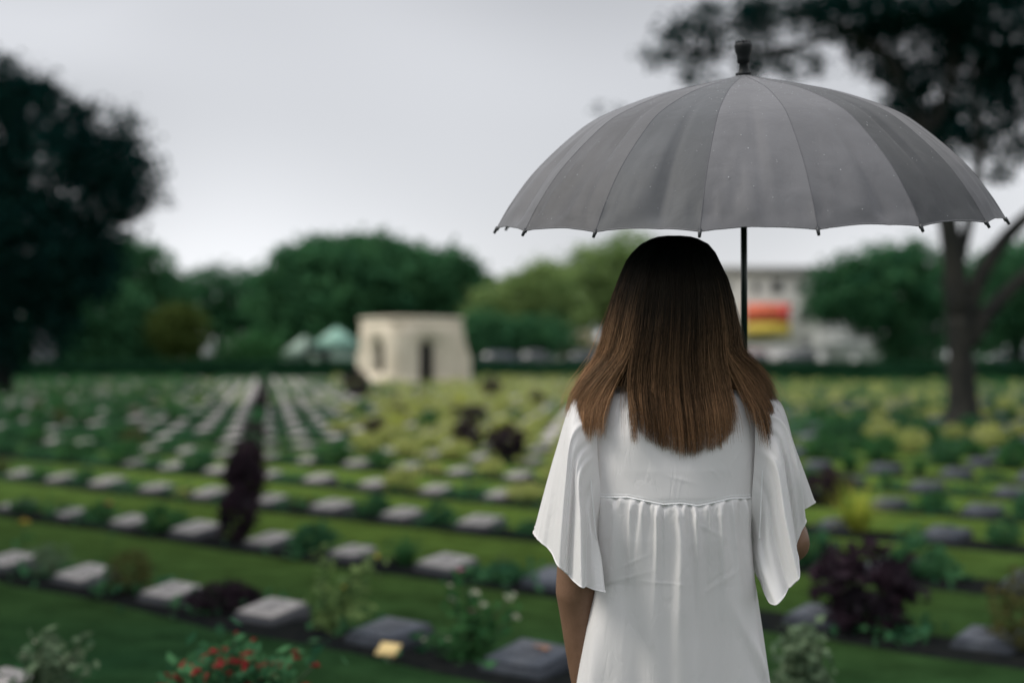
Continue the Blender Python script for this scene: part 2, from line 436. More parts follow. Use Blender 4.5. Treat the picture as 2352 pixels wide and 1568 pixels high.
# the grave marker: a low stone block with a sloping face, a plate on it and lines of raised lettering
def marker_meshes(stone, plate, letter):
    w, d, h0, h1 = 0.36, 0.31, 0.062, 0.110
    b = 0.016
    rings = []
    for (iw, z0, z1) in ((0.0, -0.05, -0.05), (0.0, h0-b, h1-b), (b, h0, h1)):
        x, y = w/2-iw, d/2-iw
        rings += [(-x, -y, z0), (x, -y, z0), (x, y, z1), (-x, y, z1)]
    q = grid_faces(3, 4, True)
    base = make_mesh('grave_marker', rings, [np.vstack([q, [(8, 9, 10, 11)], [(3, 2, 1, 0)]])], stone, False)
    sl = (h1-h0)/d
    zf = lambda y: (h0+h1)/2+sl*y
    def slab(x0, x1, y0, y1, t):
        V = [(x, y, zf(y)+dz) for dz in (0.0008, t) for (x, y) in ((x0, y0), (x1, y0), (x1, y1), (x0, y1))]
        return V, [(0,3,2,1),(4,5,6,7),(0,1,5,4),(1,2,6,5),(2,3,7,6),(3,0,4,7)]
    mb = MB(); mb.add(*slab(-0.162, 0.162, -0.138, 0.138, 0.012))
    pl = mb.mesh('plate', plate, False)
    mb = MB(); r = random.Random(4)
    for k in range(5):
        y = 0.075-k*0.036; x = -0.5*r.uniform(0.10, 0.2); xe = -x
        while x < xe-0.01:
            L = r.uniform(0.012, 0.04); V_, q_ = slab(x, min(x+L, xe), y-0.008, y+0.008, 0.015)
            V_ = [(a, b_, c_+(0.0115 if n_ < 4 else 0)) for n_, (a, b_, c_) in enumerate(V_)]
            mb.add(V_, q_); x += L+0.008
    return base, pl, mb.mesh('inscription', letter, False)
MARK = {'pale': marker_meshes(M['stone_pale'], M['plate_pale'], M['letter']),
        'shaded': marker_meshes(M['stone_shaded'], M['plate_shaded'], M['letter_shaded'])}
def make_marker(kind, with_parts=True):
    base, pl, ins = MARK[kind]
    o = link('grave_marker', base)
    p_ = link('plate', pl, o)
    if with_parts: link('inscription', ins, p_)
    return o
PROTO = {}

ORD = ['', 'first', 'second', 'third', 'fourth', 'fifth', 'sixth', 'seventh', 'eighth', 'ninth', 'tenth', 'eleventh', 'twelfth', 'thirteenth',
       'fourteenth', 'fifteenth', 'sixteenth', 'seventeenth', 'eighteenth', 'nineteenth', 'twentieth']
ORD += ['twenty-'+o for o in ORD[1:10]]+['thirtieth']+['thirty-'+o for o in ORD[1:10]]+['fortieth']*9
def hidden_by_woman(px, py):
    if py < 930: return 1330 < px < 1780
    return 1250 < px < 1870 and py < 1800

def in_view(px, py, m=700): return -m < px < 2352+m and py < 1568+m
all_slots = []
for j in range(0, 54):
    for i in range(-110, 70):
        p = slot(j, i)
        if not (1.2 < p[1] < 88): continue
        px, py = pix(p[0], p[1], 0.1)
        if in_view(px, py): all_slots.append((j, i, p, px, py))
# keep the photo's own spaces clear: the memorial, the tree
MEM = np.array(((940-CX)/FPX*69, 70.5)); TREE = np.array(((2212-CX)/FPX*27.5, 27.5))
def clear(p):
    return np.hypot(*(p-MEM)) > 3.6 and np.hypot(*(p-TREE)) > 0.7
all_slots = [s for s in all_slots if clear(s[2])]
all_slots.sort(key=lambda s: s[2][1])

def zone(px, py):
    if px < 430: return 'left'
    if px < 1330: return 'mid'
    return 'right'
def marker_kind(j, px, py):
    if px > 1500: return 'shaded'  # markers on this side get the colours with shade painted in
    if j <= 1 and px > 780 or j == 2 and px > 1150: return 'shaded'
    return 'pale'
rng = np.random.default_rng(5)
near_m = [s for s in all_slots if not hidden_by_woman(s[3], s[4]) and -120 < s[3] < 2472 and s[4] < 1690 and not (s[3] < 440+0.4*(1050-s[4]) and s[4] < 1050 and rng.random() < 0.55) and not (s[3] > 760 and s[4] < 1060 and rng.random() < 0.1)]
single = near_m[:296]; kept = {(s[0], s[1]) for s in near_m}; kept0 = {(s[0], s[1]) for s in single}
rest = [s for s in all_slots if (s[0], s[1]) not in kept0 and ((s[0], s[1]) in kept or hidden_by_woman(s[3], s[4]) or not -120 < s[3] < 2472)]
# order along each row, as seen from left to right, on either side of the woman
order = {}
for s in sorted(single, key=lambda s: s[3]):
    if -40 < s[3] < 2392: order.setdefault((s[0], s[3] > 1560), []).append((s[0], s[1]))
NAMED_ROWS = 9
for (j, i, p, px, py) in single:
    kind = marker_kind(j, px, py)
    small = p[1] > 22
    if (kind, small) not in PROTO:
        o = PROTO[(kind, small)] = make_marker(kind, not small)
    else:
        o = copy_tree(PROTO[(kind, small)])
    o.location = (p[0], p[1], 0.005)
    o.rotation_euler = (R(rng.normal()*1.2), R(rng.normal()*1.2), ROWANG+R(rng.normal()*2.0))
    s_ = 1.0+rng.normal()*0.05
    o.scale = (s_*0.84, s_*0.84, s_*0.9)
    right = px > 1560
    names = order.get((j, right), [])
    tone = 'pale grey' if kind == 'pale' else 'dark shaded'
    if (j, i) in names and j < NAMED_ROWS:
        k = names.index((j, i))+1
        if right: lab = f'{tone} grave marker, {ORD[k]} right of the woman in the {ORD[j+1]} row'
        else: lab = f'{tone} grave marker, {ORD[k]} from the left in the {ORD[j+1]} row'
        g = 'grave markers in the near rows'
    else:
        zn = {'left': 'at the dark left side', 'mid': 'before the memorial', 'right': 'around the tree trunk'}[zone(px, py)]
        lab = f'{tone} grave marker in the blurred far rows {zn}'
        g = f'blurred far grave markers, {zone(px, py)} part'
    tag(o, lab, 'grave marker', g)

# the markers past the nearest 300: one object of real blocks
for shaded in (False, True):
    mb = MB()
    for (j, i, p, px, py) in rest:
        if (marker_kind(j, px, py) == 'shaded') != shaded: continue
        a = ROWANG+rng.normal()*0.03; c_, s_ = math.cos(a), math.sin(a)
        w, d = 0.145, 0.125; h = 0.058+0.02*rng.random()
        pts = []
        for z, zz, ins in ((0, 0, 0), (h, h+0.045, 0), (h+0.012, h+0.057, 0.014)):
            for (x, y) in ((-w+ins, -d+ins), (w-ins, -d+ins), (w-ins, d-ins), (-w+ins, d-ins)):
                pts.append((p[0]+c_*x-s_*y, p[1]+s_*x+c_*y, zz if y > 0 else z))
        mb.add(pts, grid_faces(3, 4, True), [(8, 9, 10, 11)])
    tag(mb.build('distant_grave_markers', M['plate_shaded' if shaded else 'plate_pale'], smooth_shade=False),
        f"many small {'dark' if shaded else 'pale'} grave markers in the {'rows right of the woman' if shaded else 'far rows before the hedge'}", kind='stuff')

# ---------------------------------------------------------------- plants
def stems_mesh(rng, n, h, spread, r=0.004):
    mb = MB()
    for k in range(n):
        a = rng.random()*6.28; rr = spread*math.sqrt(rng.random())
        e = np.array((rr*math.cos(a), rr*math.sin(a), h*(0.6+0.4*rng.random())))
        mb.tube([e*(0.1, 0.1, 0)-(0, 0, 0.02), e*(0.45, 0.45, 0.5), e], [r, r*0.8, r*0.4], 4)
    return mb.mesh('stem', M['stem'])
def bush_mesh(name, rng, r, h, n, leaf, mat, aspect=0.5, nclump=40, shell=0.5):
    p, t = clumped(rng, n, (0, 0, h*0.52), (r, r, h*0.5), nclump, 0.13*r, shell)
    p[:, 2] = np.abs(p[:, 2])+0.005
    V, q, tt = leaf_quads(rng, p, leaf*(0.6+0.8*rng.random(n)), aspect, tint=t)
    return make_mesh(name, V, [q], mat, False, tint=tt)
def tuft_mesh(name, rng, n, length, spread, width, mat, arch=0.9):
    """arching blades from one crown"""
    Vs, Qs, Ts, c = [], [], [], 0
    for k in range(n):
        a = rng.random()*6.283; L = length*(0.55+0.45*rng.random()); ar = arch*(0.25+0.95*rng.random())
        t = np.linspace(0, 1, 6)
        out = spread*t*(0.3+0.7*ar*t)*L/length; z = L*(t-0.55*ar*t*t)
        base = rng.normal(size=2)*0.03
        ctr = np.stack([base[0]+out*math.cos(a), base[1]+out*math.sin(a), np.maximum(z, 0.01)], 1)
        sd_ = np.array((-math.sin(a), math.cos(a), 0))*width*0.5
        wd = (1-t**2*0.95)[:, None]
        V = np.concatenate([ctr-sd_*wd, ctr+sd_*wd])
        i = np.arange(5)
        Qs.append(np.stack([i, i+1, i+7, i+6], 1)+c); Vs.append(V); c += 12
        Ts.append(np.full(12, rng.random()))
    return make_mesh(name, np.vstack(Vs), [np.vstack(Qs)], mat, True, tint=np.concatenate(Ts))
def bloom_mesh(name, rng, r, mat, petals=14):
    """cupped petals in two whorls"""
    Vs, Qs, c = [], [], 0
    for k in range(petals):
        a = k*2.4; t_ = 0.25+0.75*k/petals; L = r*t_
        dx = np.array((math.cos(a), math.sin(a), 0)); sx = np.array((-math.sin(a), math.cos(a), 0))
        zz = r*0.55*(1-t_)
        V = [np.array((0, 0, 0))+dx*L*0.1, dx*L*0.6-sx*L*0.4+(0, 0, zz+r*0.28), dx*L+(0, 0, zz+r*0.2), dx*L*0.6+sx*L*0.4+(0, 0, zz+r*0.28)]
        Vs += V; Qs.append((c, c+1, c+2, c+3)); c += 4
    return make_mesh(name, Vs, [Qs], mat, True, tint=np.repeat(rng.random(petals), 4))

rng = np.random.default_rng(21)
PM = {
 'round':  [bush_mesh('round_shrub', rng, 0.20, 0.30, 900, 0.05, M['leaf_dark'], 0.5, 90) for _ in range(2)],
 'green':  [bush_mesh('green_shrub', rng, 0.22, 0.28, 700, 0.06, M['leaf_mid'], 0.45, 60) for _ in range(2)],
 'olive':  [bush_mesh('olive_shrub', rng, 0.17, 0.34, 1100, 0.035, M['leaf_olive'], 0.35, 120)],
 'purple': [bush_mesh('purple_shrub', rng, 0.22, 0.34, 800, 0.07, M['leaf_purple'], 0.4, 60) for _ in range(2)],
 'lime':   [bush_mesh('lime_shrub', rng, 0.23, 0.28, 600, 0.06, M['leaf_lime'], 0.4, 60) for _ in range(2)],
 'tuft':   [tuft_mesh('grass_plant', rng, 130, 0.50, 0.34, 0.014, M['leaf_mid']) for _ in range(2)],
 'limetuft': [tuft_mesh('lime_grass_plant', rng, 150, 0.55, 0.38, 0.016, M['leaf_bright'], 1.2) for _ in range(2)],
 'low':    [bush_mesh('low_plant', rng, 0.2, 0.13, 420, 0.05, M['leaf_dark'], 0.5, 40)],
 'silver': [bush_mesh('grey_green_plant', rng, 0.24, 0.30, 420, 0.05, M['leaf_silver'], 0.35, 50, 0.2)],
 'lavender': [bush_mesh('lavender_plant', rng, 0.27, 0.24, 1500, 0.065, M['leaf_purple'], 0.3, 110)],
}
STEM = [stems_mesh(rng, 9, 0.26, 0.15) for _ in range(2)]
PROTO_P = {}
WORDS = {'round': 'dark green rounded shrub', 'green': 'green leafy shrub', 'olive': 'olive brown rounded bush', 'purple': 'dark purple leaved shrub',
         'lime': 'yellow green shrub', 'tuft': 'tall green grass clump', 'limetuft': 'bright yellow green grass clump', 'low': 'low dark green plant',
         'silver': 'pale grey green leafy plant', 'lavender': 'low purple flowering plant'}
NAMES = {'round': 'round_shrub', 'green': 'green_shrub', 'olive': 'olive_shrub', 'purple': 'purple_shrub', 'lime': 'lime_shrub', 'tuft': 'grass_clump',
         'limetuft': 'yellow_grass_clump', 'low': 'low_plant', 'silver': 'leafy_plant', 'lavender': 'lavender_plant'}
def make_plant(kind, loc, s=1.0, hs=1.0, label=None, group=None, stems=True):
    v = int(rng.integers(len(PM[kind])))
    key = (kind, v, stems)
    if key not in PROTO_P:
        o = link(NAMES[kind], PM[kind][v])
        if stems and 'tuft' not in kind: link('stem', STEM[v % 2], o)
        PROTO_P[key] = o
    else: o = copy_tree(PROTO_P[key])
    o.location = (loc[0], loc[1], 0.0); o.rotation_euler = (0, 0, rng.random()*6.28); o.scale = (s, s, s*hs)
    tag(o, label, 'plant', group)
    return o

# the spaces between two markers of a row; plants of the photograph that stand out go to the space nearest to them
gaps = []
for j in range(0, 54):
    for i in range(-110, 70):
        p = slot(j, i+0.5)
        if not (1.2 < p[1] < 88): continue
        px, py = pix(p[0], p[1], 0.05)
        if in_view(px, py) and py < 1720 and clear(p): gaps.append([j, i, p, px, py, None])
gaps.sort(key=lambda s: s[2][1])
def seen(g): return -150 < g[3] < 2500 and not hidden_by_woman(g[3], g[4])
# (x, y) of the foot in the photograph, kind, size, height factor
SET = [(110, 1330, 'silver', 0.8, 0.9), (300, 1365, 'olive', 0.80, 1.0), (515, 1395, 'lavender', 0.72, 0.9),
       (380, 1225, 'green', 0.8, 0.95), (548, 1235, 'purple', 0.72, 1.75), (720, 1255, 'round', 0.72, 1.1), (930, 1290, 'tuft', 0.75, 0.85),
       (1150, 1330, 'low', 0.8, 1.0), (560, 1150, 'purple', 0.85, 1.7), (430, 1130, 'lime', 0.55, 0.7), (855, 1180, 'round', 0.75, 0.9), (1010, 1195, 'round', 0.6, 1.1),
       (700, 1150, 'olive', 0.7, 0.6), (925, 1120, 'lime', 0.95, 1.0), (1210, 1140, 'lime', 0.9, 0.8), (1165, 1070, 'purple', 1.15, 1.3), (1075, 1020, 'purple', 1.05, 1.2),
       (290, 1065, 'green', 1.0, 1.2), (1985, 1420, 'purple', 1.15, 1.15), (2115, 1320, 'round', 0.95, 0.9), (2345, 1440, 'olive', 0.9, 1.3),
       (1962, 1215, 'limetuft', 1.1, 1.0), (1860, 1290, 'round', 0.8, 1.0), (1900, 1130, 'purple', 1.0, 1.0), (820, 915, 'purple', 2.0, 1.4), (1130, 915, 'purple', 1.8, 1.0),
       (150, 1200, 'low', 0.8, 1.0), (60, 1200, 'green', 0.6, 0.8), (1230, 1220, 'low', 0.8, 1)]
for (x, y, k, s, hs) in SET:
    best = min((g for g in gaps if g[5] is None and seen(g)), key=lambda g: math.hypot(g[3]-x, (g[4]-y)*1.6))
    n_ = best[2] @ NRM; t_ = (x-CX)/FPX; u_ = n_*(t_*NRM[1]-NRM[0])/(U[0]-t_*U[1])
    best[2] = U*u_+NRM*n_; best[5] = (k, s, hs)
SPECIAL = [(740, 1440, 'rose'), (1080, 1480, 'whiteflower'), (510, 1600, 'redflower'), (60, 1600, 'front'), (1835, 1620, 'fluffy')]
special_at = {}
for (x, y, nme) in SPECIAL:
    best = min((g for g in gaps if g[5] is None and seen(g)), key=lambda g: math.hypot(g[3]-x, (g[4]-y)*1.6))
    n_ = (ROW0+ROWGAP) if nme == 'fluffy' else best[2] @ NRM; t_ = (x-CX)/FPX; u_ = n_*(t_*NRM[1]-NRM[0])/(U[0]-t_*U[1])
    if nme == 'fluffy': best = [1, 0, U*u_+NRM*n_, x, y, nme]
    else: best[2] = U*u_+NRM*n_; best[5] = nme
    special_at[nme] = best
by_row = {}
for g in gaps:
    d_ = abs(g[3]-(612-0.172*(g[4]-868)))
    if g[5] is None and g[0] >= 3 and (g[0] not in by_row or d_ < by_row[g[0]][0]): by_row[g[0]] = (d_, g)
diag = set()
for d_, g in by_row.values():
    n_ = g[2] @ NRM; t_ = (612-0.172*(g[4]-868)-CX)/FPX; u_ = n_*(t_*NRM[1]-NRM[0])/(U[0]-t_*U[1])
    g[2] = U*u_+NRM*n_; diag.add((g[0], g[1]))
far_leaf = {'leaf_mid': [], 'leaf_lime': [], 'leaf_purple': [], 'leaf_dark': [], 'leaf_yellow': []}
n_single = 0
corder = {}
for g in sorted([g for g in gaps if seen(g)][:400], key=lambda g: g[3]): corder.setdefault((g[0], g[3] > 1560), []).append((g[0], g[1]))
for g in gaps:
    j, i, p, px, py, spec = g
    if isinstance(spec, str): continue
    mid_diag = (j, i) in diag                    # the dark planted line that runs away from the camera
    if spec is None:
        r = rng.random()
        if mid_diag: k = 'purple' if r < 0.75 else 'round'
        elif py > 1130: k = rng.choice(['round', 'green', 'low', 'low'])
        elif px < 430: k = rng.choice(['round', 'green', 'green', 'low', 'tuft', 'olive'])
        elif px < 760: k = rng.choice(['low', 'low', 'round', 'green', 'low'])
        elif px < 1400: k = rng.choice(['lime', 'lime', 'lime', 'lime', 'green', 'limetuft', 'lime', 'purple'] if px > 860 else ['lime', 'low', 'green', 'lime'])
        else: k = rng.choice(['lime', 'green', 'green', 'tuft', 'lime', 'round', 'green'] if py < 1060 else ['green', 'round', 'tuft', 'green', 'low'])
        if k != 'low' and rng.random() < 0.12 and not mid_diag: k = 'low'
        s, hs = (0.5+0.35*rng.random() if py > 1080 else 0.7+0.5*rng.random()), 0.7+0.5*rng.random()
        if mid_diag: s, hs = 0.72+0.16*rng.random(), 1.35+0.4*rng.random()
        elif 430 < px < 760: s *= 0.8
    else: k, s, hs = spec
    if (n_single < 290 and seen(g)) or (spec is not None):
        n_single += 1
        right = px > 1560
        key = (j, right); lst = corder.get(key, [])
        if j < NAMED_ROWS and (j, i) in lst:
            q = lst.index((j, i))+1
            lab = f'{WORDS[k]}, {ORD[min(q, 39)]} plant ' + ('right of the woman' if right else 'from the left') + f' in the {ORD[j+1]} row'
            gr = 'plants between the grave markers'
        elif spec is not None:
            lab = f'{WORDS[k]} among the blurred far rows'
            lab += {'purple': ' below the memorial building' if px < 1000 else ' to the right of the memorial building'}.get(k, '') if py < 960 else ''
            if k == 'purple' and 960 < py < 1100: lab = ('farther' if py < 1045 else 'nearer') + ' of two dark purple shrubs left of her sleeve' if px < 1500 else 'dark purple shrub in the far rows right of her sleeve'
            gr = 'plants between the grave markers'
        else:
            zn = {'left': 'at the dark left side', 'mid': 'before the memorial building', 'right': 'around the tree trunk on the right'}[zone(px, py)]
            lab = f'{WORDS[k]} in the blurred far rows {zn}'
            gr = f'{WORDS[k]}s in the far rows, {zone(px, py)} part'
        make_plant(k, p, s, hs, lab, gr, stems=p[1] < 20)
    else:
        if rng.random() < 0.12: continue
        mk = {'round': 'leaf_dark', 'green': 'leaf_mid', 'olive': 'leaf_mid', 'purple': 'leaf_purple', 'lime': 'leaf_lime', 'tuft': 'leaf_mid', 'limetuft': 'leaf_lime',
              'low': 'leaf_yellow', 'silver': 'leaf_mid', 'lavender': 'leaf_purple'}[k]
        hh = 0.16 if k == 'low' else 0.42*hs
        near = p[1] < 20
        if near: hh *= 0.6
        pts = blob_points(rng, 150 if near else 40, (p[0], p[1], hh*0.5), ((0.2 if near else 0.30)*s, (0.2 if near else 0.30)*s, hh*0.5), 0.4)
        far_leaf[mk].append(leaf_quads(rng, pts, 0.055 if near else 0.13, 0.55))
FARNAME = {'leaf_mid': 'green plants', 'leaf_lime': 'yellow green plants', 'leaf_purple': 'dark purple plants', 'leaf_dark': 'dark green shrubs', 'leaf_yellow': 'low yellowish plants'}
for mk, lst in far_leaf.items():
    if not lst: continue
    n = 0; Vs, Qs, Ts = [], [], []
    for V, q, t in lst: Vs.append(V); Qs.append(q+n); Ts.append(t); n += len(V)
    o = link('distant_foliage', make_mesh('distant_foliage', np.vstack(Vs), [np.vstack(Qs)], M[mk], False, tint=np.concatenate(Ts)))
    tag(o, f'{FARNAME[mk]} growing among the farthest grave rows', kind='stuff')

# low ground cover spilling over the edges of the beds
rng = np.random.default_rng(61)
for nm, mk, lab, n_leaf in (('ground_cover', 'leaf_dark', 'low dark green ground cover growing over the soil beds', 10000), ('yellow_ground_cover', 'leaf_lime', 'low yellow green ground cover added to brighten the far beds', 5500)):
    pts = []
    patch = rng.random((60, 400)); MK_XY = np.array([s_[2] for s_ in near_m[:400]])
    while len(pts) < n_leaf:
        j = int(rng.integers(0, 12 if mk == 'leaf_dark' else 40)); u = rng.uniform(-60, 40); n_ = ROW0+ROWGAP*j+rng.normal()*0.13
        q = U*u+NRM*n_
        if not 3 < q[1] < 80: continue
        x, y = pix(q[0], q[1], 0.03)
        if not in_view(x, y, 60) or hidden_by_woman(x, y): continue
        if mk == 'leaf_dark' and MK_XY.size and np.min(np.abs(MK_XY-q).sum(1)) < 0.36: continue
        if patch[j, int((u+60)*3) % 400] < (0.45 if mk == 'leaf_dark' else 0.3): continue
        if mk == 'leaf_lime' and not ((860 < x < 1400 or 1740 < x < 2200) and 880 < y < (1075 if x < 1500 else 965)): continue  # yellow cover kept to the middle of the field, added to brighten it
        pts.append((q[0], q[1], 0.03+abs(rng.normal())*0.045*(1 if mk == 'leaf_dark' else 2.2)))
    V, q, t = leaf_quads(rng, np.array(pts), 0.07 if mk == 'leaf_dark' else 0.15, 0.6)
    tag(link(nm, make_mesh(nm, V, [q], M[mk], False, tint=t)), lab, kind='stuff')

# flowering plants of the near rows
rng = np.random.default_rng(8)
BL = {k: bloom_mesh('flower', rng, 0.028, M['petal_'+k]) for k in ('white', 'pink', 'red', 'yellow', 'orange')}
def flower_plant(name, foot, stalks, leafmt, label, leaf=0.05, nleaf=16, cat='flowering plant', extra=None):
    """stalks: (dx, dy, top z, flower or None, flower size); leaves sit along every stalk"""
    mb = MB(); pts = []
    for (dx, dy, z, fl, fs) in stalks:
        e = np.array((dx, dy, z)); m_ = e*(0.5, 0.5, 0.55)+(rng.normal()*0.015, rng.normal()*0.015, 0)
        cv = catmull([(dx*0.15, dy*0.15, -0.02), m_, e], 7)
        mb.tube(cv, np.linspace(0.006, 0.003, 7), 5)
        for q in range(nleaf):
            t = rng.random()**0.8; k = min(int(t*6), 5); f = t*6-k
            pts.append(cv[k]*(1-f)+cv[k+1]*f+rng.normal(size=3)*0.028)
    o = mb.build(name, M['stem'])
    o.location = (foot[0], foot[1], 0)
    pts = np.array(pts); pts[:, 2] = np.abs(pts[:, 2])
    if extra is not None: pts = np.vstack([pts, extra])
    V, q, t = leaf_quads(rng, pts, leaf*(0.6+0.8*rng.random(len(pts))), 0.55)
    link('foliage', make_mesh('foliage', V, [q], leafmt, False, tint=t), o)
    for (dx, dy, z, fl, fs) in stalks:
        if fl:
            f = link('flower', BL[fl], o); f.location = (dx, dy, z-0.006); f.scale = (fs, fs, fs); f.rotation_euler = (rng.normal()*0.4, rng.normal()*0.4, rng.random()*6)
    tag(o, label, cat, 'flowering plants by the near grave markers')
    return o
def foot_of(nm): return special_at[nm][2]
def stalk_to(nm, px, py, fl=None, fs=1.0, dy=0.0):
    """a stalk that ends where the photograph shows its flower"""
    f = foot_of(nm); Y = f[1]+dy; p = W(px, py, Y)
    return (p[0]-f[0], dy, p[2], fl, fs)
rs = [stalk_to('rose', x, y, f, s, dy) for (x, y, f, s, dy) in ((742, 1250, None, 1, 0.02), (735, 1330, None, 1, -0.05), (865, 1275, 'yellow', 0.8, 0.05), (850, 1330, None, 1, 0.0),
      (825, 1300, None, 1, 0.1), (790, 1345, 'yellow', 0.6, -0.08), (815, 1345, None, 1, 0.05), (770, 1400, None, 1, 0.0), (800, 1410, None, 1, 0.1), (840, 1390, None, 1, -0.1), (795, 1470, 'yellow', 0.7, -0.12))]
flower_plant('rose_bush', foot_of('rose'), rs, M['leaf_yellow'], 'leggy rose bush with pale yellow blooms between two near grave markers', 0.055, 34)
ws = [stalk_to('whiteflower', x, y, f, s, dy) for (x, y, f, s, dy) in ((1038, 1375, 'white', 1.1, 0), (1090, 1362, 'white', 1.3, 0.05), (1110, 1390, 'white', 1.2, -0.05), (1172, 1370, 'white', 1.4, 0.03),
      (1183, 1413, 'white', 0.9, 0.0), (1057, 1308, 'pink', 1.0, 0.08), (1033, 1342, 'white', 0.7, 0.0), (1085, 1400, 'pink', 0.8, 0.02), (1060, 1420, None, 1, 0.1), (1120, 1430, None, 1, 0.1),
      (1150, 1440, None, 1, -0.1), (1030, 1465, 'white', 0.7, -0.1), (1000, 1450, None, 1, 0.05), (975, 1465, 'white', 0.6, -0.1))]
flower_plant('white_flower_bush', foot_of('whiteflower'), ws, M['leaf_mid'], 'bush with round white flowers and one pink bloom beside the dark markers', 0.05, 30)
f0 = foot_of('redflower')
rr_ = [stalk_to('redflower', x, y, 'red', s*0.9, dy) for (x, y, s, dy) in [(545, 1448, 0.5, 0), (585, 1465, 0.6, 0.05)] + [(510+rng.normal()*75, 1490+rng.random()*85+abs(rng.normal())*14+0.001*0, 0.85+0.35*rng.random(), rng.normal()*0.12) for _ in range(95)]]
flower_plant('red_flower_bush', f0, rr_, M['leaf_dark'], 'bushy plant covered in small red flowers at the front', 0.05, 26)
fs_ = [stalk_to('front', 40+rng.random()*170, 1445+rng.random()*110, 'white' if rng.random() < 0.3 else None, 0.5, rng.normal()*0.1) for _ in range(26)]
flower_plant('leafy_front_plant', foot_of('front'), fs_, M['leaf_silver'], 'loose pale green leafy plant at the front beside the nearest marker', 0.05, 16)
fl_ = [stalk_to('fluffy', 1780+rng.random()*120, 1440+rng.random()*150, None, 1, rng.normal()*0.12) for _ in range(30)]
flower_plant('feathery_plant', foot_of('fluffy'), fl_, M['leaf_silver'], 'feathery green plant right beside the hem of the white blouse', 0.045, 40, 'plant')

def single_flower(px, py, Y, col, s, label):
    p = W(px, py, Y); mb = MB()
    mb.tube([(0, 0, -0.02), (0.01, 0.0, p[2]*0.5), (0, 0, p[2])], [0.004, 0.004, 0.003], 5)
    o = mb.build('flower_stalk', M['stem']); o.location = (p[0], p[1], 0)
    pts = np.array([(rng.normal()*0.03, rng.normal()*0.03, p[2]*t) for t in rng.random(18)])
    V, q, t = leaf_quads(rng, pts, 0.05, 0.4); link('foliage', make_mesh('foliage', V, [q], M['leaf_mid'], False, tint=t), o)
    f = link('flower', BL[col], o); f.location = (0, 0, p[2]-0.004); f.scale = (s, s, s)
    tag(o, label, 'flower', 'single flowers by the grave markers')
single_flower(58, 1200, 9.5, 'yellow', 1.8, 'single yellow flower at the dark left side behind the second row')
single_flower(250, 1157, 10.2, 'orange', 1.4, 'single pale orange flower near the markers on the left')

# a yellow note card lying against the dark marker, and fallen petals on the last dark marker
p = W(893, 1490, 6.28); mb = MB(); mb.box((-0.045, -0.035, 0), (0.045, 0.035, 0.012))
mb.box((-0.05, -0.004, 0.0), (0.05, 0.004, 0.010))
M['card'] = surf('yellow_card', (0.72, 0.55, 0.25), (0.62, 0.45, 0.18), 20, 0.6)
o = MB(); o.box((-0.052, -0.036, 0.0), (0.052, 0.036, 0.006)); o = o.build('offering_card', M['card'], smooth_shade=False)
bl = MB(); bl.box((-0.008, -0.03, -0.05), (0.008, -0.022, 0.0)); bl.build('support_peg', M['frame'], o, smooth_shade=False)
o.location = (p[0], p[1], max(p[2], 0.05)); o.rotation_euler = (R(38), 0, R(-30))
tag(o, 'small yellow card leaning at the foot of a dark grave marker', 'card')
s7 = min(single, key=lambda s: math.hypot(s[3]-1235, s[4]-1470))
pet = MB()
for k in range(9):
    a = rng.random()*6.28; r_ = 0.035*math.sqrt(rng.random())
    V, q, t = leaf_quads(rng, np.array([(r_*math.cos(a), r_*math.sin(a), 0.004+0.002*k)]), 0.04, 0.7)
    V[:, 2] = 0.006+0.002*k+0.25*(V[:, 2]-V[:, 2].mean()); pet.add(V, q)
o = pet.build('fallen_bloom', M['petal_orange']); o.location = (s7[2][0]+0.06, s7[2][1]+0.02, 0.105)
tag(o, 'withered orange bloom lying on a dark grave marker', 'flower')

# ---------------------------------------------------------------- hedge along the far edge
rng = np.random.default_rng(31)
hp = np.array([(x, y) for x, y in (((-1300-CX)/FPX*80, 80), ((-300-CX)/FPX*80, 80), ((0-CX)/FPX*83, 83), ((600-CX)/FPX*93, 93), ((1150-CX)/FPX*90, 90), ((1700-CX)/FPX*78, 78), ((2352-CX)/FPX*72, 72), ((2700-CX)/FPX*70, 70), ((3700-CX)/FPX*70, 70))])
segs = catmull(np.c_[hp, np.zeros(len(hp))], 180)
mb = MB()
hz = 1.12
core = []
for k, s in enumerate(segs):
    for (o_, z) in ((-0.35, -0.05), (-0.38, hz*0.8), (-0.2, hz), (0.3, hz), (0.4, hz*0.8), (0.4, -0.05)):
        core.append((s[0]+rng.normal()*0.03, s[1]+o_, z+rng.normal()*0.03))
mb.add(core, grid_faces(len(segs), 6), tint=0.2)
L = 24000
k = rng.integers(0, len(segs)-1, L); f = rng.random(L)[:, None]
c_ = segs[k]*(1-f)+segs[k+1]*f
side = rng.random(L)
c_[:, 1] += np.where(side < 0.6, -0.40+rng.normal(size=L)*0.05, rng.uniform(-0.4, 0.4, L))
c_[:, 2] = np.where(side < 0.6, rng.uniform(0, hz, L), hz+rng.normal(size=L)*0.05)
V, q, t = leaf_quads(rng, c_, 0.16, 0.6); mb.add(V, q, tint=t)
tag(mb.build('hedge', M['hedge'], smooth_shade=False), 'long clipped dark green hedge along the far edge of the graves', 'hedge')

